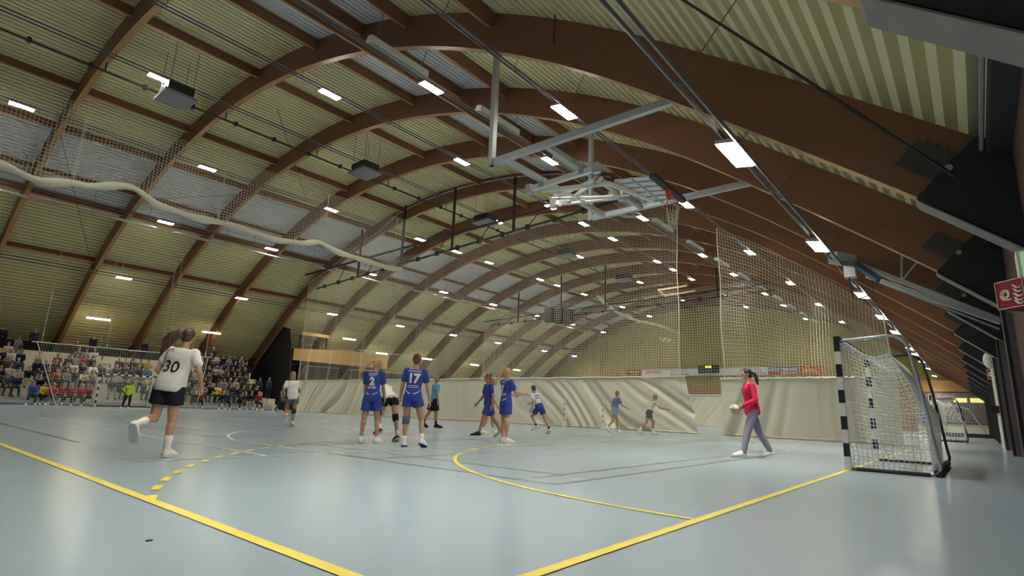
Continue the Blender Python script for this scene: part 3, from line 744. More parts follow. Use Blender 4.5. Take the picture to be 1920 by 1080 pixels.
MB().tube([(46, .2, 0), (46, .2, 1.95), (46, -.6, 2.05), (46, -1.2, 1.8), (46, -2.0, 0)], .04, 6).build('near_hoop', M_galv, t)
MB().tube([(49, .2, 0), (49, .2, 1.95), (49, -.6, 2.05), (49, -1.2, 1.8), (49, -2.0, 0)], .04, 6).build('far_hoop', M_galv, t)
MB().box((45.5, -2.2, .0), (45.7, .3, .25)).build('base', M_black, t)

# volleyball post sleeves by the divider
for i, (x, y) in enumerate(((18.2, 11.2), (19.3, 10.2))): pass

# white slim posts standing before the curtain
for (x, y, h, lab) in ((20.9, 13.72, 1.35, 'slim white post before the curtain left of the leaning runner'), (20.9, 11.6, 1.25, 'slim white post before the curtain right of the leaning runner')):
    t = thing('net_post', lab, 'post', (x, y, 0), group=None)
    MB().tube([(x, y, 0), (x, y, h)], .045, 8).build('post', M_whitest, t)
    MB().tube([(x, y, 0), (x, y, .03)], .14, 10).build('base', M_whitest, t)
    m = MB()
    for k in range(4): m.box((x - .07, y - .02, .3 + k*.25), (x - .03, y + .02, .36 + k*.25))
    m.build('hook', M_rail, t)

# ------------------------------------------------------------------ hanging basketball rig
t = thing('basketball_rig', 'folded basketball backboard rig hanging from the arches', 'basketball frame', (10.5, 5, 6.95))
ZR = 6.95
up_ = (0, 0, 1)
for (x, yl, yr, ytop) in ((8.1, 7.45, 2.42, 9.9), (13.1, 7.55, 1.72, 10.1)):
    MB().beam((x, yl, ZR), (x, yr, ZR), .13, .16).build('cross_beam', M_galv, t)
    MB().beam((x - .02, yl - .1, ZR - .08), (x - .02, yl - .1, ytop + .25), .13, .15, up=(1, 0, 0)).build('hanger_post', M_galv, t)
for y in (6.95, 5.65):
    MB().beam((8.1, y, ZR + .0), (13.1, y, ZR + .0), .13, .14).build('long_beam', M_galv, t)
# folded white swing frame
fr = MB()
fr.beam((9.75, 7.4, 6.8), (9.72, 5.2, 6.84), .12, .14).beam((10.93, 7.4, 6.76), (11.58, 5.5, 6.76), .12, .14)
fr.beam((9.8, 7.0, 6.68), (10.5, 5.3, 6.72), .08, .10).beam((10.5, 5.3, 6.72), (12.6, 5.0, 6.84), .08, .10)
fr.beam((10.2, 6.9, 6.66), (11.5, 5.55, 6.7), .07, .09).beam((10.3, 6.9, 6.62), (10.2, 5.6, 6.78), .06, .08)
fr.beam((10.55, 6.95, 6.6), (11.5, 5.2, 6.7), .05, .05).beam((10.0, 6.5, 6.66), (11.2, 6.4, 6.62), .05, .05).beam((11.0, 7.25, 6.68), (10.25, 5.35, 6.8), .06, .07)
fr.tube([(10.1, 7.0, 6.56), (11.2, 5.7, 6.66)], .03, 6).tube([(10.8, 6.9, 6.58), (10.2, 5.5, 6.86)], .025, 6)
fr.build('swing_frame', M_whitest, t)
jn = MB()
for q in ((9.75, 7.4, 6.8), (9.72, 5.2, 6.84), (10.93, 7.4, 6.76), (11.58, 5.5, 6.76), (9.75, 5.65, 6.9), (9.75, 6.95, 6.88), (11.05, 6.95, 6.84), (10.4, 5.65, 6.84)): jn.box(V(q) - V((.09, .09, .13)), V(q) + V((.09, .09, .13)))
jn.build('joint', M_galv, t)
# backboard, underside ribs, dark edge
b0, b1, b2, b3 = V((10.68, 5.22, 6.85)), V((12.70, 5.30, 6.85)), V((13.07, 4.40, 6.86)), V((11.02, 4.36, 6.86))
bb = MB(); nrm = (b1 - b0).cross(b3 - b0).normalized()
if nrm.z < 0: nrm = -nrm
bb.prism([b0, b1, b2, b3], nrm*.03); o = bb.build('backboard', M_whitest, t)
rb = MB()
for k in (.12, .31, .50, .69, .88): rb.beam(b0.lerp(b1, k) - nrm*.02, b3.lerp(b2, k) - nrm*.02, .03, .04, up=nrm)
for k in (0, .5, 1): rb.beam(b0.lerp(b3, k) - nrm*.02, b1.lerp(b2, k) - nrm*.02, .04, .04, up=nrm)
rb.build('stiffener', M_galv, o)
MB().beam(b3 + (b3 - b2)*.03 + V((0, -.09, .0)), b2 + (b2 - b3)*.03 + V((0, -.09, 0)), .16, .12, up=nrm).build('edge_padding', mat('padding_dark', (.03, .03, .05), .6), t)
rc = (b3 + b2)/2 + V((-.1, -.1, -.22))
# ring plate hanging down, ring vertical
rdir = (b2 - b3).normalized(); dn = V((.15, -.28, -.95)).normalized(); side_ = rdir.cross(dn).normalized()
MB().beam(rc + V((0, 0, .18)), rc + dn*.12, .16, .10, up=side_).build('ring_bracket', M_orgring, t)
cR = rc + dn*.36
ring = MB().tube([cR + (rdir*.4 + side_*.9).normalized()*(.225*math.cos(i*.2618)) + dn*(.225*math.sin(i*.2618)) for i in range(24)], .016, 6, closed=True)
o = ring.build('ring', M_orgring, t, True)
nm = MB(); ax = (rdir*.4 + side_*.9).normalized()
for i in range(12):
    a = i*.5236; q = cR + ax*(.22*math.cos(a)) + dn*(.22*math.sin(a)*.8); pts = []
    for k in range(6):
        s = k/5; r2 = .22*(1 - .35*s)
        pts.append(q*(1 - s) + (cR + ax*(r2*math.cos(a + .5*(-1)**i*s)) + rdir*(r2*.8*math.sin(a + .5*s)) + V((0, 0, -.56)))*s + V((.01*math.sin(9*s + i), .02*math.sin(7*s + 2*i), -.03*math.sin(s*3.1))))
    nm.tube(pts, .010, 4)
for k in (.35, .6, .85, 1.0):
    nm.tube([(cR*(1) + V((0, 0, -.56*k)) + ax*(.20*(1 - .3*k)*math.cos(i*.5236)) + rdir*(.18*k*math.sin(i*.5236)) + V((0, 0, .03*(-1)**i))) for i in range(12)], .009, 4, closed=True)
nm.build('net', M_net, o)
# far folded basket
t = thing('basketball_rig', 'pale folded basketball frame hanging in the far court', 'basketball frame', (43, 18, 11))
MB().beam((42.8, 18.9, 11.5), (42.8, 16.3, 11.6), .12, .14).beam((43.6, 18.7, 11.1), (43.6, 15.9, 11.25), .12, .14).beam((42.8, 18.9, 11.5), (43.6, 18.7, 11.1), .1, .1).build('frame', mat('pale_orange_steel', (.75, .55, .32), .5), t)
MB().beam((42.8, 18.9, 11.5), (42.8, 18.9, ZC + math.sqrt(36.2**2 - 5.9**2)), .04, .04, up=(1, 0, 0)).build('hanger_post', M_black, t)
MB().beam((43.6, 16.4, 11.2), (43.6, 16.4, ZC + math.sqrt(36.2**2 - 8.4**2)), .04, .04, up=(1, 0, 0)).build('hanger_post', M_black, t)
# loudspeakers
for i, (y, z, l) in enumerate(((30.9, 10.35, 'left'), (29.7, 10.15, 'middle'), (28.6, 9.95, 'right'))):
    t = thing('loudspeaker', 'black loudspeaker hanging under the far truss, %s one of the cluster of three' % l, 'loudspeaker', (43.0, y, z), 0, 'hanging loudspeakers')
    MB().prism([(42.6, y - .5, z - .8), (43.2, y - .5, z - .8), (43.2, y + .35, z - .8), (42.6, y + .35, z - .8)], (.2, .1, 1.5)).build('cabinet', M_black, t)
    MB().quad((42.59, y - .42, z - .72), (42.59, y + .28, z - .72), (42.78, y + .36, z + .62), (42.78, y - .34, z + .62)).build('grille', M_dark, t)
    MB().tube([(43.3, y, z + .7), (43.5, y, z + 1.6)], .02, 5).build('chain', M_black, t)

# ------------------------------------------------------------------ commentary box and dark stair wall
t = thing('commentary_box', 'raised commentary box with a varnished plywood front', 'balcony', (29, 45, 4.4))
MB().prism([(23.6, 45, 4.38), (34.0, 45, 4.38), (34.0, 45, 5.72), (28.3, 45, 5.85), (28.3, 45, 5.72), (23.6, 45, 5.42)], (0, .06, 0)).build('front_panel', M_ply, t)
MB().box((23.6, 45.06, 4.38), (34.0, 50, 4.5)).build('deck', M_dark, t)
MB().box((23.54, 45, 4.38), (23.6, 50, 5.42)).build('end_panel', M_dark, t)
for x in (24.5, 33.5): MB().box((x - .1, 45.3, 0), (x + .1, 45.5, 4.38)).build('support_post', M_dark, t)
t = thing('timber_lintel', 'short lit timber lintel above the commentary box', 'beam', (25.2, 45, 6.8))
MB().box((24.1, 44.9, 6.72), (26.9, 45.05, 7.0)).build('lintel', M_ply, t)
MB().box((24.1, 45.1, 4.5), (24.2, 45.2, 6.72)).box((26.8, 45.1, 4.5), (26.9, 45.2, 6.72)).build('post', M_dark, t)
m = MB().prism([(23.25, 44.2, 0), (23.25, 51.9, 0), (23.25, 51.9, 4.3), (23.25, 47.0, 7.5), (23.25, 45.6, 7.2), (23.25, 44.9, 5.6)], (.08, 0, 0))
tag(m.build('trim_4', M_dark), kind='structure')

# ------------------------------------------------------------------ spectators' stand
ROWY = [42.05 + .86*i for i in range(7)]; ROWZ = [.46, .92, 1.42, 1.94, 2.46, 2.98, 3.5]
t = thing('spectator_stand', 'stepped cream spectator stand along the left wall', 'stand', (9, 42, 0))
MB().box((-9, 41.75, 0), (20.6, 42.3, .26)).build('foot_step', M_grey, t)
MB().box((-9, 41.72, .0), (20.6, 41.76, .06)).build('blue_kick_strip', mat('kick_blue', (.02, .05, .22), .5), t)
for i in range(1, 7):
    y = ROWY[i] - .12
    MB().box((-9, y, 0), (20.6, y + .50, ROWZ[i])).box((-9, y + .50, 0), (20.6, y + .87, ROWZ[i] + .02)).build('bench_row', M_seat, t)
MB().box((-9, ROWY[6] + .74, 0), (20.6, 51.9, 3.35)).build('rear_deck', M_dark, t)
MB().box((20.6, 42.6, 0), (21.2, 48, .9)).box((20.6, 42.0, 0), (21.2, 42.6, .45)).build('end_steps', M_seat, t)

# ------------------------------------------------------------------ people
def remesh(mb, vox, it=4, fac=.5):
    me = mb.mesh('tmp'); o = bpy.data.objects.new('tmp', me); COL.objects.link(o)
    r = o.modifiers.new('r', 'REMESH'); r.mode = 'VOXEL'; r.voxel_size = vox; r.use_smooth_shade = True
    if it: s = o.modifiers.new('s', 'SMOOTH'); s.iterations = it; s.factor = fac
    dg = bpy.context.evaluated_depsgraph_get()
    out = bpy.data.meshes.new_from_object(o.evaluated_get(dg))
    bpy.data.objects.remove(o); bpy.data.meshes.remove(me)
    out.polygons.foreach_set('use_smooth', [True]*len(out.polygons)); return out

def rad(a): return math.radians(a)
def ldir(f, o, sx):      # limb direction: f forwards from straight down, o outwards
    return V((sx*math.sin(rad(o)), math.sin(rad(f))*math.cos(rad(o)), -math.cos(rad(f))*math.cos(rad(o))))

def skeleton(H, p):
    J = {}
    fw, sd = rad(p.get('lean', 0)), rad(p.get('side', 0))
    s = V((math.sin(sd), math.sin(fw)*math.cos(sd), math.cos(fw)*math.cos(sd)))
    tw = rad(p.get('twist', 0)); rt = V((math.cos(tw), math.sin(tw), 0)); rt = (rt - s*rt.dot(s)).normalized(); fd = s.cross(rt)
    rp = V((1, 0, 0)); rp = (rp - s*rp.dot(s)*.5).normalized()
    J['s'], J['r'], J['f'] = s, rt, fd; pel = V((0, 0, 0)); J['pel'] = pel
    J['neck'] = pel + s*.302*H; J['sh'] = {}; J['el'] = {}; J['wr'] = {}; J['ha'] = {}; J['hip'] = {}; J['kn'] = {}; J['an'] = {}; J['toe'] = {}
    hy, hp = rad(p.get('head', (0, 0))[0]), rad(p.get('head', (0, 0))[1])
    hs = (s*.45 + V((0, 0, 1))*.55).normalized() if p.get('lean', 0) < 50 else (s*.8 + V((0, 0, .4))).normalized()
    hf = (fd*math.cos(hy) + rt*math.sin(hy)); hf = (hf - hs*hf.dot(hs)).normalized()
    hf, hu = (hf*math.cos(hp) - hs*math.sin(hp)), (hs*math.cos(hp) + hf*math.sin(hp))
    J['hf'], J['hu'], J['hr'] = hf, hu, hf.cross(hu); J['head'] = J['neck'] + hs*.035*H + hu*.068*H + hf*.012*H
    for nme, sx in (('L', -1), ('R', 1)):
        J['sh'][nme] = pel + s*.272*H + rt*(sx*.098*H)
        (f1, o1), (f2, o2) = p.get(nme + 'arm', ((8, 8), (18, 6)))
        a1, a2 = ldir(f1, o1, sx), ldir(f2, o2, sx)
        a1, a2 = [rt*v.x + V((-rt.y, rt.x, 0))*v.y + V((0, 0, v.z)) for v in (a1, a2)]
        J['el'][nme] = J['sh'][nme] + a1*.172*H; J['wr'][nme] = J['el'][nme] + a2*.145*H; J['ha'][nme] = a2
        J['hip'][nme] = pel + rp*(sx*.050*H) - s*.015*H
        f, o, k, ft = p.get(nme + 'leg', (0, 3, 0, 0))
        d1, d2 = ldir(f, o, sx), ldir(f - k, o*.6, sx)
        J['kn'][nme] = J['hip'][nme] + d1*.242*H; J['an'][nme] = J['kn'][nme] + d2*.240*H
        yaw = rad(p.get(nme + 'foot', 8))*sx
        J['toe'][nme] = J['an'][nme] + V((math.sin(yaw)*math.cos(rad(ft)), math.cos(yaw)*math.cos(rad(ft)), -math.sin(rad(ft))))*.115*H - V((0, 0, .028*H if ft < 40 else 0))
    return J

def hand(mb, w, d, side, H, curl=35, palm=None):
    """palm, four bent fingers of different lengths and a thumb from the side of the palm."""
    d = d.normalized(); pn = V(palm) if palm is not None else V((-side, .2, 0)); pn = (pn - d*pn.dot(d)).normalized(); x = d.cross(pn).normalized()
    k = H/1.7; c = w + d*(.045*k)
    mb.ell(c, (.036*k, .016*k, .050*k), (x, pn, d), 10, 7)
    for i, (o, L) in enumerate(((-.027, .070), (-.009, .079), (.009, .074), (.026, .058))):
        b = c + x*(o*k) + d*(.036*k); c1 = rad(curl + 6*i)
        m1 = b + (d*math.cos(c1*.5) + pn*math.sin(c1*.5))*(L*.5*k); m2 = m1 + (d*math.cos(c1*1.5) + pn*math.sin(c1*1.5))*(L*.5*k)
        mb.cap(b, m1, .0088*k, .0082*k, 6); mb.cap(m1, m2, .0082*k, .0070*k, 6)
    sx = -1 if x.dot(V((0, 1, 0))) > 0 else 1
    tb = c - x*(sx*.026*k) - d*(.016*k); t1 = tb + (-x*sx*.7 + d*.6 + pn*.35).normalized()*(.036*k); t2 = t1 + (d*.85 + pn*.5 - x*sx*.1).normalized()*(.030*k)
    mb.cap(tb, t1, .012*k, .010*k, 6); mb.cap(t1, t2, .010*k, .0085*k, 6)

def torso(mb, J, H, g, lo=-.05, hi=.285, wid=1.0, waist=1.0):
    """lofted trunk; g is added to every radius."""
    prof = [(-.06, .072, .058), (-.03, .084, .066), (.02, .086, .066), (.07, .078, .058), (.115, .072*waist, .052), (.16, .078, .056), (.205, .088, .062), (.245, .092, .058), (.272, .082, .046), (.292, .055, .038), (.302, .040, .034)]
    rp = V((1, 0, 0)); s = J['s']; rings = []
    pr = [q for q in prof if lo <= q[0] <= hi]
    for (t, a, b) in pr:
        k = min(1, max(0, t/.27)); r = (V((1, 0, 0))*(1 - k) + J['r']*k); r = (r - s*r.dot(s)).normalized(); f = s.cross(r)
        c = J['pel'] + s*(t*H) + f*(.004*H if .15 < t < .26 else 0)
        rings.append([c + r*((a*wid*H + g)*math.copysign(abs(math.cos(2*math.pi*i/20))**.85, math.cos(2*math.pi*i/20))) + f*((b*H + g)*math.sin(2*math.pi*i/20)) for i in range(20)])
    mb.loft(rings)

def head_mesh(mb, J, H):
    c, r, f, u = J['head'], J['hr'], J['hf'], J['hu']; k = H/1.7
    mb.ell(c + u*.012*k - f*.006*k, (.074*k, .092*k, .098*k), (r, f, u), 18, 12)
    mb.ell(c - u*.046*k + f*.024*k, (.053*k, .060*k, .062*k), (r, f, u), 14, 9)           # jaw
    mb.cap(c + f*.082*k + u*.012*k, c + f*.100*k - u*.020*k, .009*k, .014*k, 8)             # nose
    mb.ell(c + f*.078*k - u*.050*k, (.022*k, .011*k, .009*k), (r, f, u), 8, 6)               # lips
    mb.ell(c + f*.068*k - u*.088*k, (.022*k, .018*k, .016*k), (r, f, u), 8, 6)               # chin
    for s in (-1, 1): mb.ell(c + r*(s*.076*k) - f*.006*k - u*.010*k, (.010*k, .020*k, .032*k), (r, f, u), 8, 6)
    mb.cap(J['neck'] - J['s']*.03*H, c - u*.03*k - f*.012*k, .034*H, .031*H, 12)

def person_parts(H, p, L, vox=.0075):
    """returns [(part name, mesh, material, parent index or None)] with the soles at z = 0."""
    J = skeleton(H, p); k = H/1.7; out = []
    zmin = min(min(J['an'][n].z - .042*H, J['toe'][n].z - .016*H) for n in 'LR')
    if 'seat' in p: zmin = J['pel'].z - .062*H - p['seat']
    anc = p.get('anchor', 'M')
    base = (J['an']['L'] + J['an']['R'])/2 if anc == 'M' else J['an'][anc]
    if 'seat' in p: base = J['pel']
    off = V((base.x, base.y, zmin))
    for key in ('pel', 'neck', 'head'): J[key] = J[key] - off
    for key in ('sh', 'el', 'wr', 'hip', 'kn', 'an', 'toe'):
        for n in 'LR': J[key][n] = J[key][n] - off
    thick = L.get('thick', 1.0)
    # --- body
    b = MB(); torso(b, J, H, -.006, hi=.31, wid=thick)
    head_mesh(b, J, H)
    for n, sx in (('L', -1), ('R', 1)):
        hip, kn, an, toe = J['hip'][n], J['kn'][n], J['an'][n], J['toe'][n]
        b.cap(hip, kn, .051*H*thick, .033*H, 14); b.ell(kn, (.033*H, .034*H, .036*H))
        d = (an - kn).normalized(); back = d.cross(V((1, 0, 0))).normalized()
        if back.y > 0: back = -back
        b.cap(kn, an, .031*H, .0185*H, 12); b.cap(kn + d*.05*H + back*.008*H, kn + d*.13*H + back*.006*H, .031*H, .024*H, 12)
        b.cap(an, an - V((0, 0, .012*H)), .021*H, .022*H, 8); b.cap(an - V((0, 0, .018*H)), toe, .021*H, .015*H, 8)
        sh, el, wr = J['sh'][n], J['el'][n], J['wr'][n]
        b.ell(sh, (.033*H*thick, .033*H, .033*H)); b.cap(sh, el, .029*H, .0215*H, 12); b.cap(el, wr, .0225*H, .0145*H, 12)
        e2 = el.lerp(wr, .3); b.cap(el.lerp(wr, .12), e2, .0235*H, .0225*H, 10)
        hand(b, wr, J['ha'][n], sx, H, p.get(n + 'curl', 35), p.get(n + 'palm'))
    out.append(('body', remesh(b, vox, 3), L['skin'], None))
    if vox < .02:
        e = MB(); c = J['head']
        for s in (-1, 1): e.ell(c + J['hr']*(s*.030*k) + J['hf']*.083*k + J['hu']*.012*k, (.010*k, .006*k, .006*k), (J['hr'], J['hf'], J['hu']), 8, 6)
        out.append(('eyes', e.mesh('eyes', [], True), mat('eye_dark', (.03, .02, .02), .3), 0))
    # --- upper garment
    t = MB(); torso(t, J, H, .010 + L.get('loose', 0), lo=-.06 if L.get('long', 1) else -.02, hi=.295, wid=thick)
    for n in 'LR':
        sh, el, wr = J['sh'][n], J['el'][n], J['wr'][n]
        t.ell(sh, (.039*H*thick, .039*H, .038*H))
        if L.get('sleeve', 'short') == 'short': t.cap(sh, sh.lerp(el, .55), .0375*H, .0385*H, 14)
        elif L['sleeve'] == 'long': t.cap(sh, el, .037*H, .031*H, 14); t.cap(el, el.lerp(wr, .92), .031*H, .024*H, 12)
    vx = max(vox*1.3, .0105)
    jersey = remesh(t, vx, 4); out.append((L.get('topname', 'jersey'), jersey, L['top'], None)); ji = len(out) - 1
    # --- lower garment
    q = MB(); torso(q, J, H, .012, lo=-.06, hi=.07, wid=thick)
    for n in 'LR':
        hip, kn, an = J['hip'][n], J['kn'][n], J['an'][n]
        if L.get('legs', 'shorts') == 'shorts':
            e = L.get('slen', .5); q.tube([hip + V((0, 0, .03*H)), hip, hip.lerp(kn, e*.6), hip.lerp(kn, e)], [.054*H*thick, .060*H*thick, .061*H*thick, .062*H*thick], 16)
        else:
            q.cap(hip, kn, .056*H*thick, .040*H, 14); q.cap(kn, an.lerp(kn, .06), .040*H, .030*H, 14)
    out.append(('shorts' if L.get('legs', 'shorts') == 'shorts' else 'trousers', remesh(q, vx, 3), L['bottom'], None))
    # --- socks, shoes
    for n, sx in (('L', -1), ('R', 1)):
        an, kn, toe = J['an'][n], J['kn'][n], J['toe'][n]
        if L.get('sock'):
            sk = MB(); hgt = L.get('sockh', .35)
            sk.tube([an - V((0, 0, .015*H)), an, an.lerp(kn, hgt*.5), an.lerp(kn, hgt)], [.024*H, .0235*H, .027*H if hgt > .4 else .0245*H, .034*H if hgt > .4 else .0265*H], 14)
            out.append(('sock', sk.mesh('sock', [], True), L['sock'], None))
        f = (toe - an); f = (f + V((0, 0, 1))*0).normalized(); upv = V((0, 0, 1)); upv = (upv - f*upv.dot(f)).normalized(); rgt = f.cross(upv)
        heel = an - f*.030*H - upv*.026*H; tip = toe + f*.022*H - upv*.004*H
        shm = MB(); rings = []
        for (u, wdt, hh) in ((0, .020, .030), (.12, .025, .058), (.28, .027, .060), (.45, .027, .046), (.65, .032, .034), (.85, .030, .026), (1.0, .014, .016)):
            cc_ = heel.lerp(tip, u); rings.append([cc_ + rgt*(wdt*H*math.cos(2*math.pi*i/14)) + upv*((hh*H if math.sin(2*math.pi*i/14) > 0 else .016*H)*math.sin(2*math.pi*i/14)) for i in range(14)])
        shm.loft(rings); out.append(('shoe', shm.mesh('shoe', [], True), L['shoe'] if not isinstance(L['shoe'], tuple) else L['shoe'][0 if n == 'L' else 1], None)); si = len(out) - 1
        if vox < .02:
            so = MB(); so.loft([[q2 - upv*(.0155*H) + upv*dz for q2 in [heel.lerp(tip, u) + rgt*(w_*H*1.06) for u, w_ in ((-.02, .012), (.12, .025), (.45, .027), (.7, .033), (.9, .028), (1.03, .008))] + [heel.lerp(tip, u) - rgt*(w_*H*1.06) for u, w_ in ((1.03, .008), (.9, .028), (.7, .033), (.45, .027), (.12, .025), (-.02, .012))]] for dz in (-.004*H, .006*H)])
            out.append(('sole', so.mesh('sole'), L.get('sole', M_pwhite), si))
    # --- hair
    h = MB(); c, r, f, u = J['head'], J['hr'], J['hf'], J['hu']; st = L.get('hairstyle', 'short')
    if st != 'bald':
        h.ell(c + u*.024*k - f*.017*k, (.083*k, .094*k, .097*k), (r, f, u), 18, 12)
        h.ell(c - u*.030*k - f*.050*k, (.070*k, .050*k, .070*k), (r, f, u), 14, 9)
        if st == 'pony':
            tdir = V(L.get('tail', (0, -.5, -1))); tl = L.get('taillen', .30)*k; a = c - f*.095*k + u*.030*k
            pts = [a, a - f*.05*k + tdir*.04*k]
            for i in range(1, 8): pts.append(a - f*.06*k + tdir.normalized()*(tl*i/7) + V((0, 0, -1))*(.10*(i/7)**2*tl) + r*(.012*k*math.sin(i*1.3)))
            h.tube(pts, [.022*k, .030*k, .034*k, .036*k, .036*k, .034*k, .030*k, .022*k, .008*k], 10)
        if st == 'long':
            h.ell(c - u*.10*k - f*.055*k, (.085*k, .05*k, .14*k), (r, f, u), 14, 9)
        if st == 'wild':
            a = c - f*.05*k + u*.05*k; td = V(L.get('tail', (-.7, -.4, -.2))).normalized()
            for i in range(7): h.tube([a + r*(.02*(i - 3)*k), a + td*.12*k + u*(.05 - .015*i)*k, a + td*.22*k + V((0, 0, (.04 - .03*i)*k)), a + td*.31*k + V((0, 0, (-.02 - .04*i)*k))], [.03*k, .032*k, .024*k, .006*k], 8)
        if st == 'bun': h.ell(c - f*.10*k + u*.07*k, (.045*k, .045*k, .045*k), (r, f, u))
        out.append(('hair', remesh(h, max(vox, .009), 2), L['hair'], None))
    if L.get('pad'):
        for n in L['pad']:
            pm = MB(); kn = J['kn'][n]; a = kn.lerp(J['hip'][n], .18); b2 = kn.lerp(J['an'][n], .20)
            pm.tube([a, kn, b2], [.041*H, .042*H, .037*H], 14); out.append(('knee_pad', pm.mesh('knee_pad', [], True), L['padm'], None))
    return out, J, jersey, ji

def project_back(mb, jersey, depthdir, lift=.009):
    bv = BVHTree.FromPolygons([v.co.copy() for v in jersey.vertices], [tuple(q.vertices) for q in jersey.polygons])
    d = V(depthdir).normalized(); res = []
    for v in mb.v:
        hit = bv.ray_cast(V(v) - d*.6, d)
        res.append(tuple(hit[0] - d*lift) if hit[0] else tuple(v))
    mb.v = res; return mb

def person(name, label, loc, face, H, p, L, group=None, cat='person'):
    parts, J, jersey, ji = person_parts(H, p, L)
    t = local_thing(name, label, cat, (loc[0], loc[1], 0), face, group)
    objs = []
    for (nme, me, m, par) in parts:
        me.materials.clear(); me.materials.append(m)
        objs.append(put(nme, me, t if par is None else objs[par]))
    s, r, f = J['s'], J['r'], J['f']
    def marks(nm, mb, m, front=False):
        project_back(mb, jersey, (-f if front else f)); o = mb.build(nm, m, objs[ji]); return o
    if L.get('number'):
        num, size, m = L['number']
        o0 = J['pel'] + s*(L.get('numz', .175)*H)
        marks('number', text_mb(num, size, o0, r, s, (0, 0, 0), off=L.get('bold', .012), xs=.95, fine=True), m)
    for (u0, v0, u1, v1) in L.get('prints', []):
        mb = MB(); n = 5
        for i in range(n):
            a, b = u0 + (u1 - u0)*i/n, u0 + (u1 - u0)*(i + 1)/n
            mb.quad(*[J['pel'] + s*(v*H) + r*(u*H) for u, v in ((a, v0), (b, v0), (b, v1), (a, v1))])
        marks('print', mb, L['printm'])
    if L.get('hoops'):
        for sx in (-1, 1):
            mb = MB(); pr = [(.085, .075), (.066, .045), (.042, .028), (.018, .022)]
            for (a, b), (c, d) in zip(pr, pr[1:]):
                mb.quad(*[J['pel'] + s*(v*H) + r*(sx*u*H) for u, v in ((a, b - .006), (c, d - .006), (c, d + .006), (a, b + .006))])
            marks('stripe', mb, L['printm'])
    if L.get('frontpanel'):
        for sx in (-1, 1):
            mb = MB()
            mb.quad(*[J['pel'] + s*(v*H) + r*(sx*u*H) for u, v in ((.075, .09), (.055, .09), (.04, .28), (.058, .28))])
            marks('stripe', mb, L['frontpanel'], True)
    return t, J, objs

BLUE = fab((.040, .065, .30)); WHITE = fab((.74, .73, .68)); BLACK = fab((.012, .013, .018)); TEAL = fab((.09, .35, .50)); NEON = fab((.55, .85, .08))
REDJ = fab((.62, .025, .075)); LILAC = fab((.30, .27, .36)); WPR = fab((.72, .74, .80)); DK = fab((.04, .04, .045)); GREYSH = fab((.34, .32, .28)); LIME = fab((.72, .85, .35))
blond = hairm((.50, .33, .13)); dblond = hairm((.34, .20, .08)); brown = hairm((.085, .04, .025)); auburn = hairm((.16, .055, .03)); dark = hairm((.022, .014, .012)); WSH = fab((.78, .77, .73)); NAVYP = fab((.12, .13, .17))

def ang(dx, dy): return math.atan2(-dx, dy)
BACK = ang(.76, .65); RIGHT = ang(.64, -.77); LEFT = ang(-.64, .77); FRONT = ang(-.76, -.65)

person('handball_player', 'handball player in white shirt number 30 and black shorts running away', (1.13, 6.08), BACK + .12, 1.60,
       dict(lean=12, side=6, twist=-8, head=(-10, 8), anchor='R', Rleg=(4, 0, 6, 0), Lleg=(2, 6, 82, 62), Larm=((-12, 22), (48, -12)), Rarm=((-16, 30), (36, -6))),
       dict(skin=SKIN, top=WHITE, bottom=BLACK, sock=WSH, sockh=.50, shoe=WSH, hair=brown, hairstyle='wild', tail=(-.8, -.35, -.30), number=('30', .205, BLACK), numz=.125, bold=.002, loose=.022, thick=1.10, slen=.56,
            prints=[(-.062, .262, -.028, .272)], printm=fab((.65, .25, .10))))
person('handball_player', 'blond player in blue shirt number 2, standing with her back to the camera', (5.05, 7.40), BACK + .10, 1.61,
       dict(lean=4, twist=-12, head=(48, 22), Rleg=(2, 6, 2, 0), Lleg=(0, 6, 2, 0), Rarm=((14, 4), (34, 0)), Larm=((6, 3), (14, 0)), Rfoot=30),
       dict(skin=SKIN, top=BLUE, bottom=BLUE, sock=WSH, sockh=.14, shoe=WSH, hair=blond, hairstyle='pony', tail=(-.75, -.25, -.85), taillen=.40, number=('2', .20, WPR), printm=WPR, hoops=True,
            prints=[(-.055, .262, .055, .273), (-.05, .243, .05, .249), (-.05, .112, .05, .119), (-.05, .092, -.01, .105), (.0, .092, .05, .105)], slen=.62))
person('handball_player', 'player in white shirt and black shorts bending down between two blue players', (5.80, 7.48), BACK + .65, 1.60,
       dict(lean=62, head=(-20, -8), anchor='R', Rleg=(-12, 5, 4, 12), Lleg=(40, 6, 70, 10), Larm=((36, 6), (20, 0)), Rarm=((34, 8), (20, 0))),
       dict(skin=SKIN, top=WHITE, bottom=BLACK, sock=WSH, sockh=.3, shoe=fab((.20, .04, .03)), hair=dblond, hairstyle='pony', tail=(0, .6, -1), pad='LR', padm=BLACK, loose=.015, slen=.36))
person('handball_player', 'player in blue shirt number 17 with grey knee sleeve, back to the camera', (5.09, 6.40), BACK - .10, 1.66,
       dict(lean=3, side=2, twist=4, head=(-16, 0), anchor='L', Lleg=(0, 1, 2, 0), Rleg=(10, 14, 30, 10), Larm=((4, 14), (12, 8)), Rarm=((2, 16), (14, 10))),
       dict(skin=SKIN, top=BLUE, bottom=BLUE, sock=WSH, sockh=.30, shoe=WSH, sole=fab((.03, .05, .2)), hair=auburn, hairstyle='bun', number=('17', .23, WPR), numz=.185, printm=WPR, hoops=True, pad='L', padm=NAVYP, slen=.42, loose=.008,
            prints=[(-.07, .264, .07, .272), (-.06, .105, .06, .112), (-.06, .088, .06, .094)]))
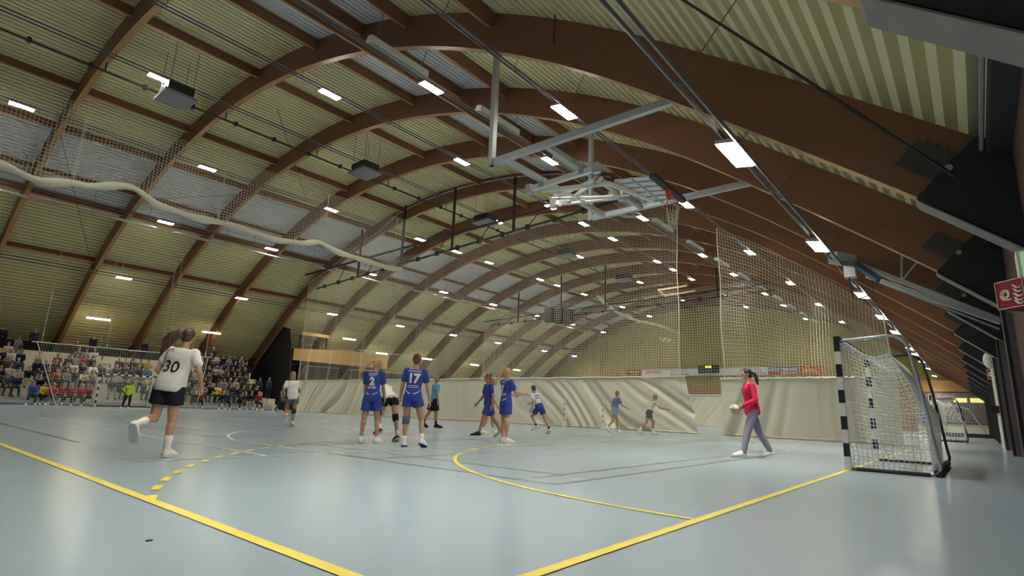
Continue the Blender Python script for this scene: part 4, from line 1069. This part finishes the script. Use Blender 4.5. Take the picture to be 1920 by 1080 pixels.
person('referee', 'bald referee in teal shirt and black shorts walking right before the curtain', (11.95, 13.05), RIGHT + .55, 1.80,
       dict(lean=2, head=(20, 0), anchor='R', Rleg=(6, 3, 4, 0), Lleg=(-16, 3, 12, 22), Rarm=((-4, 10), (6, 4)), Larm=((6, 12), (22, 4))),
       dict(skin=SKIN2, top=TEAL, bottom=BLACK, sock=BLACK, sockh=.34, shoe=BLACK, sole=BLACK, hair=dark, hairstyle='bald', slen=.86, thick=1.1, frontpanel=LIME, loose=.012))
person('handball_player', 'player in blue kit with black front shoe striding left', (9.35, 8.15), LEFT + .25, 1.63,
       dict(lean=4, twist=10, head=(0, 0), Lleg=(22, 4, 6, -4), Rleg=(-24, 4, 12, 30), Larm=((-14, 10), (10, 6)), Rarm=((10, 10), (40, 4))),
       dict(skin=SKIN2, top=BLUE, bottom=BLUE, sock=None, shoe=(BLACK, GREYSH), sole=WSH, hair=auburn, hairstyle='bun', slen=.75, loose=.01, printm=WPR, prints=[(-.05, .25, .05, .262)]))
person('handball_player', 'player in white shirt half hidden behind the striding player in blue', (10.45, 9.25), RIGHT, 1.58,
       dict(lean=6, Lleg=(14, 3, 10, 0), Rleg=(-10, 3, 10, 10), Larm=((10, 8), (30, 0)), Rarm=((-8, 8), (20, 0))),
       dict(skin=SKIN, top=WHITE, bottom=BLACK, sock=WSH, sockh=.3, shoe=WSH, hair=dblond, hairstyle='short'))
person('handball_player', 'blond player in blue shirt number 7 pointing to the right', (8.05, 6.55), RIGHT + .62, 1.63,
       dict(lean=0, head=(28, 0), Lleg=(3, 3, 2, 0), Rleg=(-2, 3, 2, 0), Rarm=((26, 10), (88, 8)), Larm=((24, 4), (84, 4)), Rcurl=50),
       dict(skin=SKIN, top=BLUE, bottom=BLUE, sock=WSH, sockh=.12, shoe=WSH, hair=blond, hairstyle='pony', tail=(0, -.5, -1), taillen=.36, number=('7', .20, WPR), printm=WPR, hoops=True, pad='R', padm=fab((.62, .47, .30)),
            prints=[(-.05, .262, .05, .272), (-.06, .11, .06, .118), (-.06, .09, .06, .098)], slen=.62))
person('handball_player', 'player in white and blue shirt running away to the left, leaning far over', (13.15, 9.0), LEFT - .75, 1.58,
       dict(lean=24, side=-6, head=(10, 0), anchor='R', Rleg=(-24, 2, 8, 26), Lleg=(40, 4, 80, 20), Larm=((-30, 14), (20, 4)), Rarm=((34, 12), (70, 4))),
       dict(skin=SKIN, top=WPR, bottom=BLUE, sock=BLACK, sockh=.22, shoe=WSH, hair=brown, hairstyle='short', printm=BLUE, hoops=True, prints=[(-.07, .22, .07, .24), (-.07, .17, .07, .185)], slen=.6))
person('handball_player', 'fair haired player in faded blue before the right half of the long curtain', (17.15, 9.0), RIGHT + .3, 1.60,
       dict(lean=10, Lleg=(24, 3, 20, 0), Rleg=(-20, 3, 26, 24), Larm=((-20, 10), (20, 0)), Rarm=((26, 10), (70, 0))),
       dict(skin=SKIN, top=fab((.20, .20, .36)), bottom=fab((.28, .33, .48)), sock=WSH, sockh=.2, shoe=WSH, hair=dblond, hairstyle='short'))
person('handball_player', 'player in cream shirt and black shorts running at the curtain corner', (17.6, 7.85), RIGHT + .1, 1.55,
       dict(lean=26, Lleg=(34, 3, 40, 0), Rleg=(-24, 3, 20, 30), Larm=((-30, 10), (10, 0)), Rarm=((40, 10), (80, 0))),
       dict(skin=SKIN, top=fab((.66, .64, .54)), bottom=fab((.12, .13, .12)), sock=WSH, sockh=.3, shoe=WSH, hair=dblond, hairstyle='short'))
tR, JR, _ = person('coach', 'person in red jacket and lilac grey trousers walking left with a ball', (9.50, 1.62), LEFT - .12, 1.66,
       dict(lean=4, head=(0, 4), Rleg=(-20, 3, 8, 14), Lleg=(20, 3, 6, -4), Larm=((-8, 12), (64, -12)), Rarm=((-22, 14), (52, 2)), Rcurl=45, Lcurl=40),
       dict(skin=SKIN, top=REDJ, topname='jacket', sleeve='long', bottom=LILAC, legs='long', shoe=WSH, sock=WSH, sockh=.1, hair=dark, hairstyle='pony', tail=(0, -.25, -1), taillen=.24, loose=.014, printm=fab((.65, .45, .55)),
            prints=[(-.06, .20, .05, .212), (-.06, .18, .04, .19)]))
lw = tR.matrix_basis @ (JR['wr']['L'] + JR['ha']['L']*.16 + V((0.02, 0, .0)))
t = local_thing('handball', 'pale handball held in front of the person in red', 'ball', lw)
m = MB(); m.ell((0, 0, 0), (.092, .092, .092), None, 20, 14); m.build('ball', mat('ball_skin', (.62, .58, .40), .5, var=.3, vscale=12), t, True)
m = MB()
for ax_ in range(3): m.tube([(.0925*math.cos(i*.2618)*(ax_ != 0) + 0, .0925*(math.cos(i*.2618) if ax_ == 0 else math.sin(i*.2618)*(ax_ == 1)), .0925*math.sin(i*.2618)*(ax_ != 1)) for i in range(24)], .003, 4, closed=True)
m.build('seam', BLACK, t)
person('handball_player', 'player in white shirt and dark shorts running before the left curtain end', (6.98, 13.75), BACK + .5, 1.60,
       dict(lean=14, side=-4, head=(10, 0), anchor='R', Rleg=(2, 0, 4, 0), Lleg=(20, 4, 84, 50), Larm=((-24, 18), (30, 0)), Rarm=((20, 16), (70, 0))),
       dict(skin=SKIN2, top=WHITE, bottom=NAVYP, sock=WSH, sockh=.25, shoe=fab((.50, .12, .06)), hair=dblond, hairstyle='long', loose=.014, thick=1.05, slen=.45, pad='R', padm=fab((.10, .03, .03))))
person('goalkeeper', 'goalkeeper in neon yellow shirt with hand on hip at the far goal', (8.85, 35.6), FRONT + .15, 1.56,
       dict(lean=2, head=(-10, 0), Lleg=(0, 3, 0, 0), Rleg=(4, 14, 2, 0), Rarm=((-14, 46), (22, -40)), Larm=((4, 12), (12, 4))),
       dict(skin=SKIN2, top=NEON, sleeve='long', bottom=BLACK, legs='long', shoe=WSH, hair=dark, hairstyle='short', loose=.012, printm=DK))
person('goalkeeper', 'goalkeeper in light blue shirt seen beside the second court goal', (29.9, .10), LEFT, 1.66,
       dict(lean=6, Larm=((14, 10), (40, 4)), Rarm=((10, 10), (40, 4)), Lleg=(8, 5, 14, 0), Rleg=(4, 5, 14, 0)),
       dict(skin=SKIN2, top=fab((.16, .38, .58)), sleeve='long', bottom=BLACK, legs='long', shoe=WSH, hair=brown, hairstyle='short'))
person('coach', 'person in dark clothes walking off at the right end of the stand', (19.0, 37.5), FRONT + 1.2, 1.75,
       dict(lean=6, Lleg=(18, 3, 10, 0), Rleg=(-18, 3, 16, 20), Larm=((-14, 8), (10, 4)), Rarm=((14, 8), (34, 4))),
       dict(skin=SKIN, top=fab((.30, .31, .34)), sleeve='long', topname='jacket', bottom=DK, legs='long', shoe=DK, hair=dblond, hairstyle='short'))

# ------------------------------------------------------------------ spectators: four seated figures, copied with their parts
def seated(p, style, thick=1.12):
    q = dict(seat=0.0, **p)
    parts, J, _, _ = person_parts(1.70, q, dict(skin=None, top=None, topname='jacket', sleeve='long', bottom=None, legs='long', shoe=None, hair=None, hairstyle=style, loose=.02, thick=thick), vox=.026)
    return [(n, me, par) for n, me, m, par in parts]
POSES = [seated(dict(lean=12, head=(8, 4), Lleg=(82, 8, 84, 0), Rleg=(80, 8, 86, 0), Larm=((20, 6), (66, -16)), Rarm=((22, 6), (64, -16))), 'short'),
         seated(dict(lean=30, head=(-10, -16), Lleg=(78, 14, 88, 0), Rleg=(80, 12, 80, 0), Larm=((34, 10), (78, -22)), Rarm=((36, 10), (76, -22))), 'long'),
         seated(dict(lean=2, head=(-24, 0), Lleg=(84, 4, 70, 0), Rleg=(84, 6, 86, 0), Larm=((26, 12), (70, -44)), Rarm=((24, 12), (74, -44))), 'pony', 1.05),
         seated(dict(lean=8, head=(20, 0), Lleg=(80, 10, 86, 0), Rleg=(82, 10, 84, 0), Larm=((28, 10), (116, -10)), Rarm=((16, 6), (60, -12))), 'bun', 1.0)]
STAND = [(n, me, par) for n, me, m, par in person_parts(1.74, dict(head=(6, 0), Larm=((4, 8), (14, 4)), Rarm=((14, 8), (60, -20))), dict(skin=None, top=None, topname='jacket', sleeve='long', bottom=None, legs='long', shoe=None, hair=None, hairstyle='short', loose=.02, thick=1.1), vox=.026)[0]]
TOPS = [('black', (.014, .014, .018), 30), ('dark grey', (.06, .06, .065), 14), ('navy', (.02, .028, .07), 14), ('brown', (.09, .05, .035), 6), ('cream', (.56, .52, .42), 8), ('white', (.70, .69, .66), 6), ('grey', (.28, .28, .29), 7), ('red', (.30, .03, .04), 2), ('blue', (.05, .09, .28), 2), ('olive', (.10, .10, .05), 3), ('orange', (.55, .14, .05), .4), ('yellow', (.65, .48, .05), .5)]
TW = [q[2] for q in TOPS]; BOT = [(.015, .015, .02), (.03, .04, .08), (.10, .14, .22), (.35, .33, .28), (.05, .05, .05)]
HAIRS = [(.022, .014, .012), (.085, .04, .025), (.34, .20, .08), (.50, .33, .13), (.16, .055, .03), (.4, .4, .38)]; SK = [SKIN, SKIN, SKIN2, SKIN]
OCC = [[(76, 188), (368, 398), (424, 452), (462, 520)], [(0, 54), (84, 122), (205, 250), (262, 300), (362, 440), (444, 512)], [(0, 46), (62, 74), (84, 182), (214, 290), (345, 485), (494, 522)],
       [(0, 52), (62, 76), (86, 196), (204, 296), (362, 505)], [(0, 42), (68, 76), (98, 204), (228, 296), (366, 510)], [(6, 42), (112, 188), (368, 520)], [(18, 34), (118, 182), (372, 505)]]
rnd = random.Random(11); nsp = 0
def place_spectator(variant, x, y, z, rz, top, bot, hr, sk, label, sc=1.0, group=None, name='spectator', shoe=None):
    t = local_thing(name, label, 'person', (x, y, z), rz, group); t.scale = (sc, sc, sc); objs = []
    for (n, me, par) in variant:
        if not me.materials: me.materials.append(DK)
        o = put(n, me, t if par is None else objs[par]); objs.append(o)
        m = dict(body=sk, jacket=top, trousers=bot, hair=hr).get(n, shoe or DK)
        o.material_slots[0].link = 'OBJECT'; o.material_slots[0].material = m
    return t
ROWN = ['front', 'second', 'third', 'fourth', 'fifth', 'sixth', 'top']
for r in range(7):
    num = 0; x = 3.2 + rnd.uniform(0, .3)
    while x < 20.4:
        px = (62 + 33*(x - 5.15) if x < 15.1 else 390 + 26.8*(x - 15.1)) - (r*7 if x < 9 else r*3)
        if any(a <= px <= b for a, b in OCC[r]) and rnd.random() < (.97 if r < 5 or px > 360 else .8):
            c = rnd.choices(TOPS, TW)[0]
            if r == 0:
                if 100 < px < 178: c = TOPS[7]
                elif 84 < px <= 100: c = TOPS[11]
                elif 70 < px <= 84: c = TOPS[8]
                else: c = rnd.choice([TOPS[0], TOPS[0], TOPS[7], TOPS[2]])
            if r == 2 and 102 < px < 114: c = TOPS[10]
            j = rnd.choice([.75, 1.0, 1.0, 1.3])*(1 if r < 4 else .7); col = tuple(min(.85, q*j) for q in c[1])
            v = rnd.choice(POSES)
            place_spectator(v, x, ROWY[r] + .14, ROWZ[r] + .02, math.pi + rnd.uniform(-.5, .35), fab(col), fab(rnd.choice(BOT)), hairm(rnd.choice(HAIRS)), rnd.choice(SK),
                            'seated spectator in %s top, %s from left in the %s stand row' % (c[0], ORD[num], ROWN[r]), rnd.uniform(.98, 1.12), 'spectators seated in the %s row' % ROWN[r], shoe=WSH if r == 0 else None)
            num += 1; nsp += 1
        x += rnd.uniform(.43, .52)
for i, (x, y, z) in enumerate(((4.6, 48.6, 3.35), (6.2, 48.4, 3.35), (9.7, 48.8, 3.35), (13.0, 48.5, 3.35), (16.5, 48.6, 3.35), (18.2, 48.5, 3.35), (20.9, 45.0, .9), (20.9, 43.4, .9))):
    place_spectator(STAND, x, y, z, math.pi + rnd.uniform(-.4, .4), fab(rnd.choice([(.014, .014, .018), (.06, .06, .065), (.02, .028, .07)])), fab(BOT[0]), hairm(rnd.choice(HAIRS)), SKIN,
                    ('spectator in dark clothes standing on the rear deck, %s from the left' if i < 6 else 'spectator in dark clothes standing on the end steps, %s from the top')  % ORD[i if i < 6 else i - 6], 1.0, 'standing spectators')
place_spectator(POSES[0], 26.9, 46.0, 5.05, math.pi, fab((.74, .73, .70)), fab(BOT[0]), hairm(HAIRS[2]), SKIN, 'commentator in white shirt sitting in the commentary box', 1.0, name='commentator')
o = MB().box((-.405, 1.700, 0), (-.378, 1.722, .006)).build('tape_scrap', M_black); tag(o, 'tiny black scrap of tape on the floor near the left yellow line', 'scrap')
for o in list(bpy.data.objects):
    if '_abs' in o: del o['_abs']
print('spectators', nsp)
